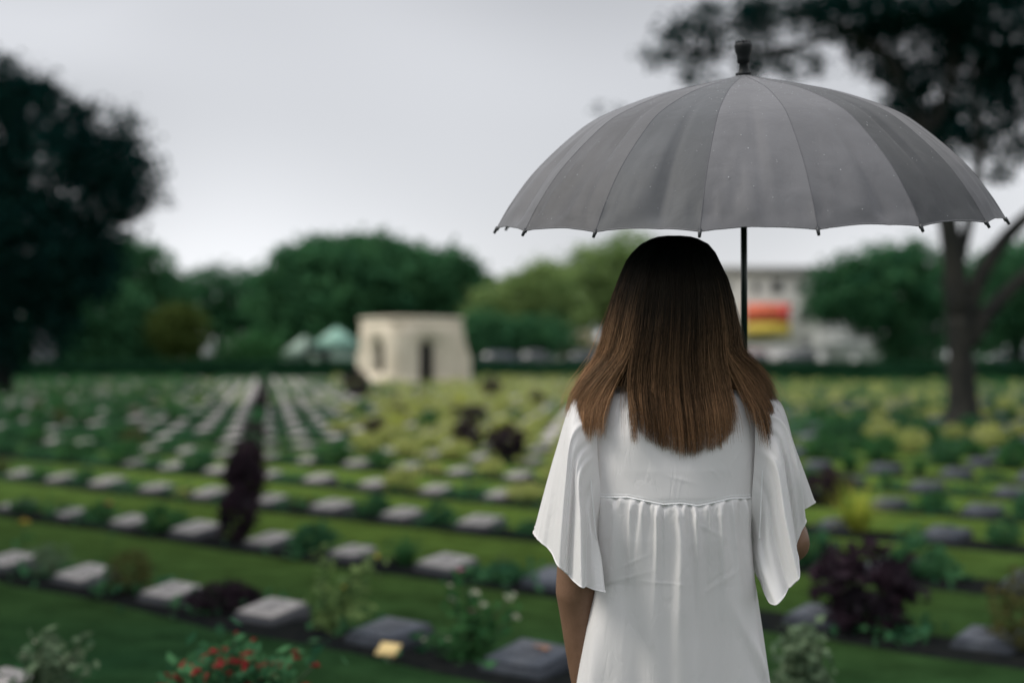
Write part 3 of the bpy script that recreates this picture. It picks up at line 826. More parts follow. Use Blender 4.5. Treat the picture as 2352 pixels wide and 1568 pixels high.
# ---------------------------------------------------------------- trees
def tree(name, label, base, crown_me, trunk_pts, trunk_r, bark, limbs=(), group=None):
    t = empty(name, (base[0], base[1], 0))
    off = np.array((base[0], base[1], 0))
    mb = MB(); pts = catmull(np.asarray(trunk_pts, float)-off, 14); rad = np.interp(np.linspace(0, 1, 14), np.linspace(0, 1, len(trunk_r)), trunk_r)
    mb.tube(pts, rad*(1+rng.normal(size=14)*0.04), 14); mb.build('trunk', bark, t)
    for lp, lr in limbs:
        mb = MB(); pts = catmull(np.asarray(lp, float)-off, 12)
        mb.tube(pts, np.linspace(lr[0], lr[1], 12), 9); mb.build('limb', bark, t)
    c = link('crown', crown_me, t)
    c.location = [-float(v) for v in off]              # the crown's mesh is laid out in place
    tag(t, label, 'tree', group)
    return t

# far trees: crowns of several lobes in pixel measure at their own distance
def far_tree(label, Y, lobes, mat, leaves, trunk_px, leaf=0.45, name='broadleaf_tree', group='trees beyond the hedge', clump=0.5, bark='bark_dark', base_z=0.0):
    ls = []
    for (x, y, rx, ry) in lobes:
        c = W(x, y, Y); k = Y/FPX
        n = max(300, int(1.9*leaves*rx*ry/sum(l[2]*l[3] for l in lobes)))
        ls.append((c, (rx*k*1.1, rx*k*0.8, ry*k*1.12), n, max(16, n//28), clump))
    me = crown_mesh('crown', rng, ls, leaf, mat)
    b = np.array(((trunk_px-CX)/FPX*Y, Y, 0.0))
    top = W(lobes[0][0], lobes[0][1], Y)
    r0 = 0.28+0.02*(top[2])
    lim = [((b+(0, 0, top[2]*0.45), (b+W(l[0], l[1], Y))/2*(1, 1, 0)+(0, 0, top[2]*0.75), W(l[0], l[1], Y)), (r0*0.5, 0.06)) for l in lobes[:5]]
    return tree(name, label, b, me, [b-(0, 0, 0.1), b+(0.1, 0, top[2]*0.25), b+(0, 0, top[2]*0.5), top*(0.5, 1, 0.85)+b*(0.5, 0, 0)], [r0*1.25, r0, r0*0.7, r0*0.3], M[bark], lim, group=group)
rng = np.random.default_rng(41)
far_tree('broad domed dark green tree behind the memorial building', 118, [(800, 690, 205, 135), (900, 645, 165, 98), (1010, 690, 115, 110), (740, 640, 110, 80), (660, 720, 85, 90), (1060, 730, 75, 80), (760, 790, 120, 60), (900, 790, 130, 55), (1040, 800, 90, 55)], M['leaf_dark'], 30000, 850, 0.6, name='domed_tree')
far_tree('low dark tree left of the domed tree', 128, [(505, 690, 95, 70), (440, 700, 70, 65), (570, 690, 70, 70), (470, 780, 110, 70), (600, 780, 90, 70)], M['leaf_dark'], 8000, 500)
far_tree('green tree sloping down beside the great dark tree', 104, [(310, 680, 95, 110), (370, 720, 75, 90), (270, 620, 60, 60), (330, 790, 100, 60)], M['leaf_dark'], 8000, 310)
far_tree('dark green tree beneath the great dark tree', 98, [(190, 720, 110, 100), (90, 700, 90, 100), (250, 740, 80, 80), (20, 740, 80, 90), (140, 800, 120, 60), (250, 810, 80, 50)], M['leaf_dark'], 8000, 150)
far_tree('yellowish bushy tree before the dark trees', 97, [(410, 765, 50, 48), (400, 740, 32, 30)], M['leaf_yellow2'], 2500, 408, 0.35)
far_tree('small bright green bush tree left of the mint roofed house', 99, [(570, 812, 55, 28), (600, 800, 30, 24)], M['leaf_mid'], 1800, 575, 0.3)
far_tree('yellow green tree right of the memorial building', 112, [(1180, 720, 90, 85), (1240, 690, 80, 80), (1130, 740, 55, 60), (1280, 735, 80, 60), (1180, 770, 90, 50)], M['leaf_yellow'], 8000, 1215)
far_tree('tall light green tree rising behind the umbrella and the hair', 122, [(1380, 640, 110, 80), (1450, 600, 70, 60), (1330, 690, 90, 80), (1470, 680, 90, 90), (1270, 640, 55, 35)], M['leaf_yellow'], 8000, 1390)
far_tree('dark low tree over the parked cars', 106, [(1150, 780, 75, 42), (1230, 775, 70, 42), (1090, 770, 40, 50)], M['leaf_dark'], 4000, 1250, 0.4)
far_tree('dark green round tree beside the pale apartment block', 78, [(2030, 660, 150, 85), (2110, 640, 110, 75), (1950, 670, 85, 65), (2080, 740, 105, 70), (1900, 705, 55, 35), (2100, 800, 80, 40)], M['leaf_dark'], 9000, 2060, 0.34, clump=0.36)
far_tree('dark tree at the right edge behind the leaning trunk', 82, [(2330, 660, 110, 85), (2290, 730, 85, 75), (2420, 680, 120, 120)], M['leaf_dark'], 6000, 2330, 0.34, clump=0.4)

# the line of trees goes on past both sides of the view
proto = {o['label'][:9]: o for o in C.objects if o.name.startswith('broadleaf_tree')}
for src, x, y, lab in (('low dark ', 36.0, 96.0, 'dark tree beyond the right end of the view'), ('dark gree', 92.0, 110.0, 'round dark tree past the right edge of the view'), ('low dark ', -70.0, 100.0, 'dark tree beyond the left end of the view'), ('green tre', -58.0, 88.0, 'tall green tree past the left edge of the view')):
    c = copy_tree(proto[src]); c.location = (x, y, 0); c['label'] = lab

# the great dark tree at the left
Y = 50.0; k = Y/FPX
lobes = [(40, 560, 200, 160), (90, 400, 170, 120), (230, 430, 85, 90), (290, 430, 52, 62), (150, 300, 80, 70), (60, 250, 75, 70), (20, 200, 40, 50), (250, 330, 45, 45), (-120, 300, 190, 200), (-150, 520, 200, 220), (120, 620, 150, 110), (60, 740, 110, 90), (-40, 820, 80, 90), (265, 520, 40, 50), (18, 165, 22, 42), (60, 195, 26, 36), (112, 218, 30, 36), (185, 268, 24, 34), (285, 300, 22, 36), (318, 372, 24, 40), (338, 440, 22, 24), (300, 470, 32, 22), (225, 600, 60, 60)]
ls = [(W(x, y, Y), (rx*k, rx*k*0.9, ry*k), int(54000*rx*ry/sum(l[2]*l[3] for l in lobes)), max(14, int(rx*ry/130)), 0.34) for (x, y, rx, ry) in lobes]
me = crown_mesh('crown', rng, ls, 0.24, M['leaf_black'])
b = np.array(((-20-CX)/FPX*Y, Y, 0))
tree('great_tree', 'great dark leafy tree filling the left edge', b, me, [b-(0, 0, .2), b+(0.1, 0, 2.0), b+(0.2, 0, 5.0), b+(0.5, 0, 9.0)], [0.8, 0.6, 0.5, 0.15], M['bark_dark'],
     [((b+(0.1, 0, 2.5), W(100, 600, Y), W(220, 430, Y)), (0.3, 0.05)), ((b+(0.2, 0, 4), W(50, 400, Y), W(60, 240, Y)), (0.3, 0.05)), ((b+(0, 0, 3), W(-120, 500, Y), W(-160, 300, Y)), (0.3, 0.05))])

# the tree on the right: forked trunk, limbs over the frame's top edge, feathery leaves
Y = 27.5; k = Y/FPX
def wy(x, y, dy=0): return W(x, y, Y+dy)
rl = [  # lobes: x, y, rx, ry, leaves, depth offset, clump size
 (1540, 60, 60, 40, 900, 0, .13), (1600, 110, 75, 45, 1500, .4, .14), (1500, 125, 40, 22, 350, 0, .10), (1660, 40, 80, 40, 1500, 0, .14), (1610, 175, 55, 25, 500, .3, .12),
 (1740, 110, 80, 50, 1500, .5, .14), (1790, 30, 110, 40, 2200, 0, .15), (1830, 150, 70, 35, 900, .3, .13), (1700, 160, 60, 30, 500, .3, .12),
 (1930, 40, 110, 55, 4000, 0, .17), (2030, 110, 70, 80, 3600, .3, .17), (2080, 210, 55, 80, 2400, .2, .15), (2110, 20, 130, 50, 4500, 0, .18),
 (2190, 130, 90, 90, 3200, .5, .2), (2280, 60, 120, 90, 6500, 0, .2), (2240, 250, 110, 80, 2900, .3, .2), (2330, 190, 80, 110, 4000, .5, .2), (2200, 330, 70, 40, 900, 0, .16), (2310, 330, 70, 60, 1300, .3, .17),
 (2150, 290, 50, 45, 900, .3, .15), (2300, 405, 30, 25, 220, 0, .1), (1400, 255, 45, 18, 90, .2, .1), (2200, -120, 420, 130, 9000, 0, .35), (1850, -110, 240, 90, 4000, 0, .3), (2600, 100, 260, 240, 7000, 0, .4)]
ls = [(wy(x, y, dy*1.5), (rx*k, max(rx, 60)*k, ry*k), int(n*(0.42 if x < 1900 else 0.52 if x < 2060 else 0.72)), max(8, n//48), cs) for (x, y, rx, ry, n, dy, cs) in rl]
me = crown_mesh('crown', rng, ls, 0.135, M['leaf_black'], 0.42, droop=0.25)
b = np.array(((2212-CX)/FPX*Y, Y, 0))
tree('forked_tree', 'tall tree with forked grey trunk standing among the graves on the right', b, me,
     [b-(0, 0, .15), wy(2212, 930), wy(2206, 820), wy(2204, 730)], [0.42, 0.31, 0.26, 0.25], M['bark'],
     [((wy(2206, 760), wy(2194, 650), wy(2184, 540), wy(2150, 380), wy(2110, 270), wy(2050, 140), wy(1930, 60), wy(1800, 15), wy(1690, 30)), (0.25, 0.05)),
      ((wy(2212, 770), wy(2240, 660), wy(2300, 560), wy(2380, 480), wy(2500, 380)), (0.20, 0.10)),
      ((wy(2222, 790), wy(2270, 720), wy(2350, 640), wy(2450, 560)), (0.20, 0.09)),
      ((wy(2194, 640), wy(2220, 540), wy(2240, 430), wy(2252, 330), wy(2240, 200), wy(2270, 60)), (0.12, 0.05)),
      ((wy(2130, 320), wy(2180, 200), wy(2200, 60), wy(2230, -80)), (0.12, 0.05)),
      ((wy(1960, 75), wy(1800, 110), wy(1700, 120), wy(1560, 115), wy(1480, 130)), (0.06, 0.015)),
      ((wy(1850, 30), wy(1700, 60), wy(1590, 50)), (0.05, 0.015))])

# two unseen trees added beside the camera to shade the near lawn
sl_ = [((0, 0, 7.2), (4.6, 4.4, 1.7), 7000, 130, 0.5), ((-1.5, 1.5, 8.6), (3.0, 3.0, 1.6), 3000, 60, 0.5), ((1.6, -1.0, 8.4), (3.0, 3.0, 1.5), 3000, 60, 0.5)]
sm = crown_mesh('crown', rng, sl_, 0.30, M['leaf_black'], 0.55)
for (x, y, lab) in ((9.2, 10.0, 'unseen dark tree added for shade on the right'), (-9.6, 9.0, 'unseen dark tree added for shade on the left')):
    b = np.array((x, y, 0.0))
    t = tree('added_shade_tree', lab, b, sm, [b-(0, 0, .1), b+(0.1, 0, 2.5), b+(0, 0.1, 4.5), b+(0.2, 0, 7.0)], [0.45, 0.33, 0.28, 0.12], M['bark_dark'],
         [((b+(0, 0, 3.2), b+(1.2, 0.4, 5.2), b+(3.2, 0.6, 7.0)), (0.18, 0.05)), ((b+(0, 0, 3.4), b+(-1.0, 0.8, 5.2), b+(-3.0, 1.5, 7.0)), (0.18, 0.05)), ((b+(0, 0, 3.8), b+(0.2, -1.2, 5.4), b+(0.4, -3.0, 7.1)), (0.16, 0.05))])
    for c in t.children:
        if c.name.startswith('crown'): c.location = (0, 0, 0)

# ---------------------------------------------------------------- memorial building
def arch_wall(mb, w, h, t, ox, ow, oz0, oz1, frame, flip=False):
    """upright wall slab with a round-headed opening; frame maps (x along the wall, depth, z) to the world"""
    n = 10; r = ow/2; zc = oz1-r
    hole = [(ox-r, oz0)]+[(ox-r*math.cos(a), zc+r*math.sin(a)) for a in np.linspace(0, math.pi, n)]+[(ox+r, oz0)]
    def rim(f):
        if f < 0.18: return (0.0, zc+(h-zc)*f/0.18)
        if f > 0.82: return (w, zc+(h-zc)*(1-f)/0.18)
        return ((f-0.18)/0.64*w, h)
    outer = [(0, oz0)]+[rim(f) for f in np.linspace(0, 1, n)]+[(w, oz0)]
    m = len(hole)
    V = []
    for d in (0, t):
        V += [frame(x, d, z) for x, z in hole]+[frame(x, d, z) for x, z in outer]
    q = []
    for k in range(m-1):
        q.append((k, k+1, m+k+1, m+k)); q.append((2*m+k, 3*m+k, 3*m+k+1, 2*m+k+1))
        q.append((k, 2*m+k, 2*m+k+1, k+1)); q.append((m+k, m+k+1, 3*m+k+1, 3*m+k))
    mb.add(V, q)
    if oz0 > 0.02:
        V = [frame(x, d, z) for d in (0, t) for (x, z) in ((0, 0), (w, 0), (w, oz0), (0, oz0))]
        mb.add(V, [(0,1,2,3),(4,7,6,5),(0,4,5,1),(1,5,6,2),(2,6,7,3),(3,7,4,0)])
Y = 69.0; k = Y/FPX
corner = np.array(((908-CX)/FPX*Y, Y-0.6, 0))
al = R(31.0)
dR = np.array((math.cos(al), math.sin(al), 0)); dL = np.array((-math.sin(al), math.cos(al), 0))     # along the right and the left face
wR, wL, H = 3.75, 3.85, 3.28
fR = lambda x, d, z: corner+dR*x+dL*d+(0, 0, z)
fL = lambda x, d, z: corner+dL*x+dR*d+(0, 0, z)
t = empty('memorial_building', corner)
def part(mb, name, mat, parent=t, sm=False):
    o = mb.build(name, mat, parent, smooth_shade=sm); o.location = (-corner[0], -corner[1], 0) if parent is t else (0, 0, 0)
    return o
mb = MB(); arch_wall(mb, wR, H, 0.22, 1.76, 0.78, 0.0, 2.16, fR); part(mb, 'front_wall', M['cream_wall'])
mb = MB(); arch_wall(mb, wL-0.222, H-0.002, 0.22, 1.42, 0.98, 0.62, 2.15, lambda x, d, z: fL(x+0.222, d, z)); part(mb, 'side_wall', M['cream_wall'])
mb = MB()
for (f, w_) in ((lambda x, d, z: fR(x+0.222, wL-0.35+d, z), wR-0.574), (lambda x, d, z: fL(x+0.222, wR-0.35+d, z), wL-0.574)):
    V = [f(x, d, z) for d in (0, 0.35) for (x, z) in ((0, 0), (w_, 0), (w_, H-0.004), (0, H-0.004))]
    mb.add(V, [(0,1,2,3),(4,7,6,5),(0,4,5,1),(1,5,6,2),(2,6,7,3),(3,7,4,0)])
part(mb, 'rear_wall', M['cream_wall'])
mb = MB()
def prism(mb, f, x0, x1, d0, d1, z0, z1):
    V = [f(x, d, z) for z in (z0, z1) for (x, d) in ((x0, d0), (x1, d0), (x1, d1), (x0, d1))]
    mb.add(V, [(0,3,2,1),(4,5,6,7),(0,1,5,4),(1,2,6,5),(2,3,7,6),(3,0,4,7)])
prism(mb, fR, 0.05, wR-0.05, 0.05, wL-0.05, H-0.3, H+0.02); part(mb, 'roof_slab', M['cream_wall'])
mb = MB()
for (x0, x1, d0, d1) in ((-0.05, wR+0.05, -0.05, -0.003), (-0.05, -0.003, 0.0, wL+0.05), (wR+0.003, wR+0.05, 0, wL+0.05)): prism(mb, fR, x0, x1, d0, d1, H-0.16, H+0.06)
part(mb, 'cornice', M['cream_wall'])
mb = MB()
for (x0, x1, d0, d1) in ((-0.08, 1.3, -0.08, -0.002), (2.14, wR+0.08, -0.08, -0.002), (-0.08, -0.002, 0, wL+0.08)): prism(mb, fR, x0, x1, d0, d1, -0.02, 0.32)
part(mb, 'plinth', M['cream_wall'])
mb = MB(); prism(mb, fR, 0.30, wR-0.42, 0.30, wL-0.42, 0.0, H-0.35); part(mb, 'shade_block', M['inside_shade'])  # solid dark block painted as the shade inside the openings
def buttress(f, prof, d0, d1, nm):
    mb = MB(); n = len(prof)
    V = [f(x, d, z) for d in (d0, d1) for (x, z) in prof]
    q = [(i, i+1, n+i+1, n+i) for i in range(n-1)]
    mb.add(V, q, [(n-1, 0, n)] if False else np.zeros((0, 3), int))
    tri = [(0, i, i+1) for i in range(1, n-1)]+[(n, n+i+1, n+i) for i in range(1, n-1)]
    mb.add(V, tri); part(mb, nm, M['cream_wall'])
buttress(fR, [(wR-0.02, -0.03), (wR+0.50, -0.03), (wR+0.48, 1.35), (wR+0.30, 1.75), (wR+0.10, 2.4), (wR+0.04, H-0.25), (wR-0.02, H-0.25)], 0.02, 0.65, 'buttress')
buttress(fL, [(wL-0.02, -0.03), (wL+0.1, -0.03), (wL+0.25, 0.7), (wL+0.5, 1.25), (wL+0.45, 1.5), (wL+0.15, 1.75), (wL+0.05, H-0.25), (wL-0.02, H-0.25)], 0.02, 0.65, 'buttress')
tag(t, 'square cream stone memorial building with arched doorway and niche', 'building')

# ---------------------------------------------------------------- houses beyond the hedge
def block(mb, x0, x1, y0, y1, z0, z1): mb.box((x0, y0, z0), (x1, y1, z1))
Y = 112.0; k = Y/FPX
hx = lambda px: (px-CX)*k
hzz = lambda py: CAM_H+(HY-py)*k
t = empty('mint_house', (hx(730), Y, 0)); ox = hx(730)
def hp_(mb, name, mat, parent=t, loc=None):
    return mb.build(name, mat, parent, loc=loc, smooth_shade=False)
def gable(mb, x0, x1, y0, y1, z0, z1):
    xm = (x0+x1)/2; V = [(x0, y0, z0), (x1, y0, z0), (xm, y0, z1), (x0, y1, z0), (x1, y1, z0), (xm, y1, z1)]
    mb.add(V, [(0, 2, 5, 3), (2, 1, 4, 5), (0, 3, 4, 1)], [(0, 1, 2), (3, 5, 4)])
mb = MB(); block(mb, hx(648)-ox, hx(712)-ox, 0, 6, 0, hzz(815)); hp_(mb, 'wall', M['mint_pale'])
mb = MB(); block(mb, hx(718)-ox, hx(835)-ox, -0.5, 7, 0, hzz(800)); hp_(mb, 'wall', M['mint_pale'])
mb = MB(); gable(mb, hx(640)-ox, hx(760)-ox, -0.5, 6.3, hzz(815), hzz(772)); hp_(mb, 'roof', M['mint_pale'])
mb = MB(); gable(mb, hx(708)-ox, hx(840)-ox, -1.0, 7.5, hzz(800), hzz(752)); hp_(mb, 'roof', M['mint'])
mb = MB(); mb.tube([(hx(712)-ox, -1.2, 0), (hx(712)-ox, -1.2, hzz(770))], 0.16, 8); hp_(mb, 'post', M['bark_dark'])
w_ = MB(); block(w_, hx(735)-ox, hx(760)-ox, -0.56, -0.503, 1.0, 2.0); f_ = hp_(w_, 'window', M['frame'])
g_ = MB(); block(g_, hx(737)-ox, hx(758)-ox, -0.60, -0.563, 1.08, 1.92); hp_(g_, 'pane', M['window'], f_)
tag(t, 'low house with mint green gabled roofs behind the hedge', 'house')

Y = 116.0; k = Y/FPX
t = empty('beige_house', (hx(1340), Y, 0)); ox = hx(1340)
mb = MB(); block(mb, hx(1285)-ox, hx(1400)-ox, 0, 6, 0, hzz(798)); hp_(mb, 'wall', M['pale_wall'], t)
mb = MB(); gable(mb, hx(1275)-ox, hx(1410)-ox, -0.5, 6.5, hzz(798), hzz(758)); hp_(mb, 'roof', M['beige_roof'], t)
w_ = MB(); block(w_, hx(1300)-ox, hx(1318)-ox, -0.06, -0.003, 1.1, 2.0); f_ = hp_(w_, 'window', M['frame'], t)
g_ = MB(); block(g_, hx(1302)-ox, hx(1316)-ox, -0.10, -0.063, 1.15, 1.95); hp_(g_, 'pane', M['window'], f_)
tag(t, 'house with beige gabled roof beside the hair on the left', 'house')

Y = 128.0; k = Y/FPX
t = empty('apartment_block', (hx(1760), Y, 0)); ox = hx(1760)
mb = MB(); block(mb, hx(1560)-ox, hx(1885)-ox, 0, 10, 0, hzz(628)); hp_(mb, 'wall', M['pale_wall'], t)
mb = MB(); block(mb, hx(1885)-ox+0.01, hx(2180)-ox, 1.0, 10, 0, hzz(690)); hp_(mb, 'wall', M['white_wall'], t)
mb = MB(); block(mb, hx(1550)-ox, hx(1895)-ox, -0.6, 10.4, hzz(628)+0.005, hzz(612)); hp_(mb, 'roof', M['frame'], t)
mb = MB(); block(mb, hx(1884)-ox+0.5, hx(2190)-ox, 0.5, 10.4, hzz(690)+0.005, hzz(680)); hp_(mb, 'roof', M['frame'], t)
for (x0, x1, y0, y1) in [(1730, 1745, 648, 672), (1772, 1798, 645, 672), (1590, 1615, 648, 672), (1650, 1676, 648, 672), (1830, 1850, 648, 672), (1590, 1615, 710, 740), (1650, 1676, 710, 740), (1835, 1855, 712, 740), (1590, 1615, 770, 800), (1838, 1860, 775, 800)]:
    w_ = MB(); block(w_, hx(x0)-ox, hx(x1)-ox, -0.08, -0.003, hzz(y1), hzz(y0)); f_ = hp_(w_, 'window', M['frame'], t)
    g_ = MB(); block(g_, hx(x0+2)-ox, hx(x1-2)-ox, -0.12, -0.083, hzz(y1-2), hzz(y0+2)); hp_(g_, 'pane', M['window'], f_)
for (x0, x1, y0, y1) in [(1910, 1930, 712, 738), (1960, 1980, 712, 738), (2010, 2030, 712, 738), (2060, 2080, 712, 738), (2110, 2130, 712, 738)]:
    w_ = MB(); block(w_, hx(x0)-ox, hx(x1)-ox, 0.92, 0.997, hzz(y1), hzz(y0)); f_ = hp_(w_, 'window', M['frame'], t)
    g_ = MB(); block(g_, hx(x0+2)-ox, hx(x1-2)-ox, 0.88, 0.917, hzz(y1-2), hzz(y0+2)); hp_(g_, 'pane', M['window'], f_)
tag(t, 'pale flat roofed apartment block behind the umbrella pole', 'building')

Y = 126.0; k = Y/FPX
t = empty('banner', (hx(1765), Y, 0)); ox = hx(1765)
mb = MB(); block(mb, hx(1712)-ox, hx(1815)-ox, 0, 0.12, hzz(742), hzz(697)); hp_(mb, 'red_panel', M['orange'], t)
mb = MB(); block(mb, hx(1790)-ox, hx(1815)-ox, -0.05, -0.003, hzz(740), hzz(699)); hp_(mb, 'red_mark', M['red'], t)
mb = MB(); block(mb, hx(1712)-ox, hx(1815)-ox, 0, 0.12, hzz(772), hzz(742)-0.005); hp_(mb, 'yellow_panel', M['yellow'], t)
mb = MB()
for x in (1716, 1811): mb.tube([(hx(x)-ox, 0.25, -0.1), (hx(x)-ox, 0.25, hzz(695))], 0.09, 8)
hp_(mb, 'post', M['frame'], t)
tag(t, 'large red and yellow banner beside the umbrella pole', 'banner')

Y = 94.0; k = Y/FPX
t = empty('white_gate', (hx(1928), Y, 0)); ox = hx(1928)
for x in (1890, 1966):
    mb = MB(); block(mb, hx(x-8)-ox, hx(x+8)-ox, 0, 0.5, 0, hzz(802)); hp_(mb, 'post', M['white_wall'], t)
mb = MB(); block(mb, hx(1874)-ox, hx(1980)-ox, -0.1, 0.6, hzz(802)+0.004, hzz(770)); hp_(mb, 'lintel', M['white_wall'], t)
mb = MB(); block(mb, hx(1870)-ox, hx(1984)-ox, -0.2, 0.7, hzz(770)+0.004, hzz(763)); hp_(mb, 'coping', M['white_wall'], t)
tag(t, 'white gateway of two posts and a thick lintel beyond the hedge', 'gate')
Y = 100.0; k = Y/FPX
t = MB(); block(t, hx(1720), hx(1872), Y, Y+0.3, 0, hzz(800)); block(t, hx(1716), hx(1876), Y-0.08, Y+0.38, hzz(800)+0.003, hzz(794))
tag(t.build('boundary_wall', M['white_wall'], smooth_shade=False), 'low white wall left of the white gateway', 'wall')
Y = 88.0; k = Y/FPX
t = MB()
for (z0, z1, w0, w1) in ((0, 0.5, 0.75, 0.72), (0.5, 3.0, 0.55, 0.34), (3.0, 3.6, 0.34, 0.02)):
    V = [(sx*w, sy*w, z) for z, w in ((z0, w0), (z1, w1)) for sx, sy in ((-1, -1), (1, -1), (1, 1), (-1, 1))]
    t.add(V, [(0,3,2,1),(4,5,6,7),(0,1,5,4),(1,2,6,5),(2,3,7,6),(3,0,4,7)])
o = t.build('stone_obelisk', M['grey_stone'], smooth_shade=False); o.location = (hx(100), Y, 0)
tag(o, 'grey pointed stone obelisk in the shade of the great dark tree', 'obelisk')

# parked cars
def car_parts(paint):
    prof_low = [(-2.1, 0.30), (-2.15, 0.62), (-2.0, 0.82), (-1.1, 0.92), (1.55, 0.95), (2.05, 0.86), (2.15, 0.6), (2.1, 0.30)]
    cab = [(-1.15, 0.93), (-0.45, 1.40), (0.95, 1.43), (1.65, 0.95)]
    def ext(prof, w, w_top=None):
        n = len(prof); V = []
        zmax = max(z for _, z in prof); zmin = min(z for _, z in prof)
        for s in (-1, 1): V += [(x, s*(w if w_top is None else w+(w_top-w)*(z-zmin)/(zmax-zmin)), z) for x, z in prof]
        q = [(i, (i+1) % n, n+(i+1) % n, n+i) for i in range(n)]
        tri = [(0, i+1, i) for i in range(1, n-1)]+[(n, n+i, n+i+1) for i in range(1, n-1)]
        return V, q, tri
    b = MB(); b.add(*ext(prof_low, 0.88)); c = MB(); c.add(*ext(cab, 0.82, 0.64))
    r = MB(); r.add(*ext([(-0.42, 1.405), (-0.4, 1.44), (0.9, 1.47), (0.94, 1.432)], 0.66))
    return b.mesh('car', paint, False), c.mesh('window', M['window'], False), r.mesh('roof', paint, False)
wm = MB(); wm.tube([(0, -0.1, 0), (0, 0.1, 0)], 0.32, 16, up=(0, 0, 1)); wm = wm.mesh('wheel', M['rubber'], False)
rm = MB(); rm.tube([(0, -0.112, 0), (0, 0.112, 0)], 0.19, 12, up=(0, 0, 1)); rm = rm.mesh('rim', M['rim'], False)
for (px, Y, paint, rz, lab) in ((1135, 103.5, 'car_blue', 0.1, 'dark blue parked car between the memorial building and the hair'), (1215, 104.5, 'car_white', -0.1, 'white parked car beside the dark blue one'),
                            (1330, 105.0, 'car_blue', 0.0, 'blue parked car right beside the hair'), (1830, 96.5, 'car_navy', 0.05, 'dark navy parked car before the low white wall'),
                            (1735, 98.0, 'car_red', 1.3, 'red parked car beside the hair on the right'), (2330, 90.0, 'car_teal', 0.0, 'teal parked car behind the hedge at the right edge')):
    bm_, cm_, rf_ = car_parts(M[paint])
    o = link('parked_car', bm_); link('window', cm_, o); link('roof', rf_, o)
    for x in (-1.3, 1.3):
        for y in (-0.80, 0.80):
            w_ = link('wheel', wm, o); w_.location = (x, y, 0.32); link('rim', rm, w_)
    o.location = ((px-CX)/FPX*Y, Y, 0.02); o.rotation_euler = (0, 0, rz)
    o.scale = (1.15, 1.15, 1.22)
    tag(o, lab, 'car', 'cars parked beyond the hedge')

#@@WOMAN
# ---------------------------------------------------------------- the woman
K = 2.6/FPX                                      # metres per photograph pixel at her back
def wp(px, py, y=2.6): return np.array(((px-CX)*K, y, CAM_H+(HY-py)*K))
XC = (1557-CX)*K; YC = 2.70                      # body axis
FEET = np.array((XC, YC, 0.0))
rng = np.random.default_rng(77)
M['skin'] = surf('skin', (0.22, 0.125, 0.08), (0.18, 0.10, 0.062), 25, 0.5, 0.12, 260, spec=0.35)
M['trousers'] = surf('dark_denim', (0.02, 0.025, 0.04), (0.014, 0.018, 0.03), 30, 0.85, 0.3, 200)
M['shoe'] = surf('shoe_canvas', (0.05, 0.05, 0.055), (0.035, 0.035, 0.04), 20, 0.7)

def ring_loft(mb, zs, cx, cy, ax, ay, n=28, p=2.0):
    """closed stack of superelliptic rings"""
    th = np.arange(n)*2*math.pi/n; V = []
    for z, x0, y0, a, b_ in zip(zs, cx, cy, ax, ay):
        c_, s_ = np.cos(th), np.sin(th)
        V.append(np.stack([x0+a*np.sign(c_)*np.abs(c_)**(2/p), y0+b_*np.sign(s_)*np.abs(s_)**(2/p), np.full(n, z)], 1))
    m = len(zs); V = np.vstack(V+[[(cx[0], cy[0], zs[0])], [(cx[-1], cy[-1], zs[-1])]])
    j = np.arange(n); j1 = (j+1) % n
    mb.add(V, grid_faces(m, n, True), np.vstack([np.stack([np.full(n, m*n), j1, j], 1), np.stack([np.full(n, m*n+1), (m-1)*n+j, (m-1)*n+j1], 1)]))
body = MB()
HX = (1563-CX)*K; HYc = 2.685                    # head axis
tz = [0.74, 0.80, 0.88, 0.98, 1.08, 1.17, 1.24, 1.285, 1.315, 1.34]
ring_loft(body, tz, [XC]*10, [YC]*6+[YC+0.003, YC+0.006, YC+0.005, YC], [0.13, 0.165, 0.16, 0.125, 0.13, 0.142, 0.15, 0.145, 0.115, 0.07], [0.07, 0.078, 0.076, 0.078, 0.09, 0.10, 0.095, 0.08, 0.065, 0.05], p=2.3)
body.tube([(XC, YC-0.005, 1.28), (XC+0.002, YC-0.005, 1.36), (HX, HYc-0.01, 1.44)], [0.062, 0.052, 0.05], 20)
hz_ = np.linspace(-1, 1, 15)
ring_loft(body, 1.490+0.106*hz_, [HX]*15, list(HYc+0.012*(1-hz_)), list(np.sqrt(np.maximum(1-hz_**2, 0.004))*(0.062+0.010*smooth(-0.7, 0.2, hz_))), list(np.sqrt(np.maximum(1-hz_**2, 0.004))*(0.074+0.014*smooth(-0.8, 0.2, hz_))))
fy = HYc+0.09                                     # face looks away from the camera
body.tube([(HX, fy-0.004, 1.505), (HX, fy+0.012, 1.475), (HX, fy+0.004, 1.462)], [0.008, 0.012, 0.009], 10)      # nose
body.tube([(HX-0.022, fy-0.008, 1.436), (HX, fy+0.002, 1.437), (HX+0.022, fy-0.008, 1.436)], [0.004, 0.008, 0.004], 8)  # lips
body.tube([(HX, fy-0.02, 1.405), (HX, fy-0.008, 1.412)], [0.018, 0.014], 10)                                      # chin
for s in (-1, 1):
    body.tube([(HX+s*0.068, HYc+0.012, 1.465), (HX+s*0.077, HYc+0.004, 1.485), (HX+s*0.075, HYc+0.0, 1.505)], [0.007, 0.013, 0.009], 8)  # ears
    body.tube([(XC+s*0.080, YC, 0.80), (XC+s*0.088, YC+0.005, 0.62), (XC+s*0.085, YC+0.008, 0.45), (XC+s*0.085, YC-0.005, 0.30), (XC+s*0.085, YC+0.0, 0.09)], [0.066, 0.070, 0.05, 0.052, 0.034], 16)
    body.tube([(XC+s*0.085, YC-0.045, 0.035), (XC+s*0.087, YC+0.04, 0.035), (XC+s*0.092, YC+0.14, 0.022)], [0.032, 0.034, 0.02], 12)
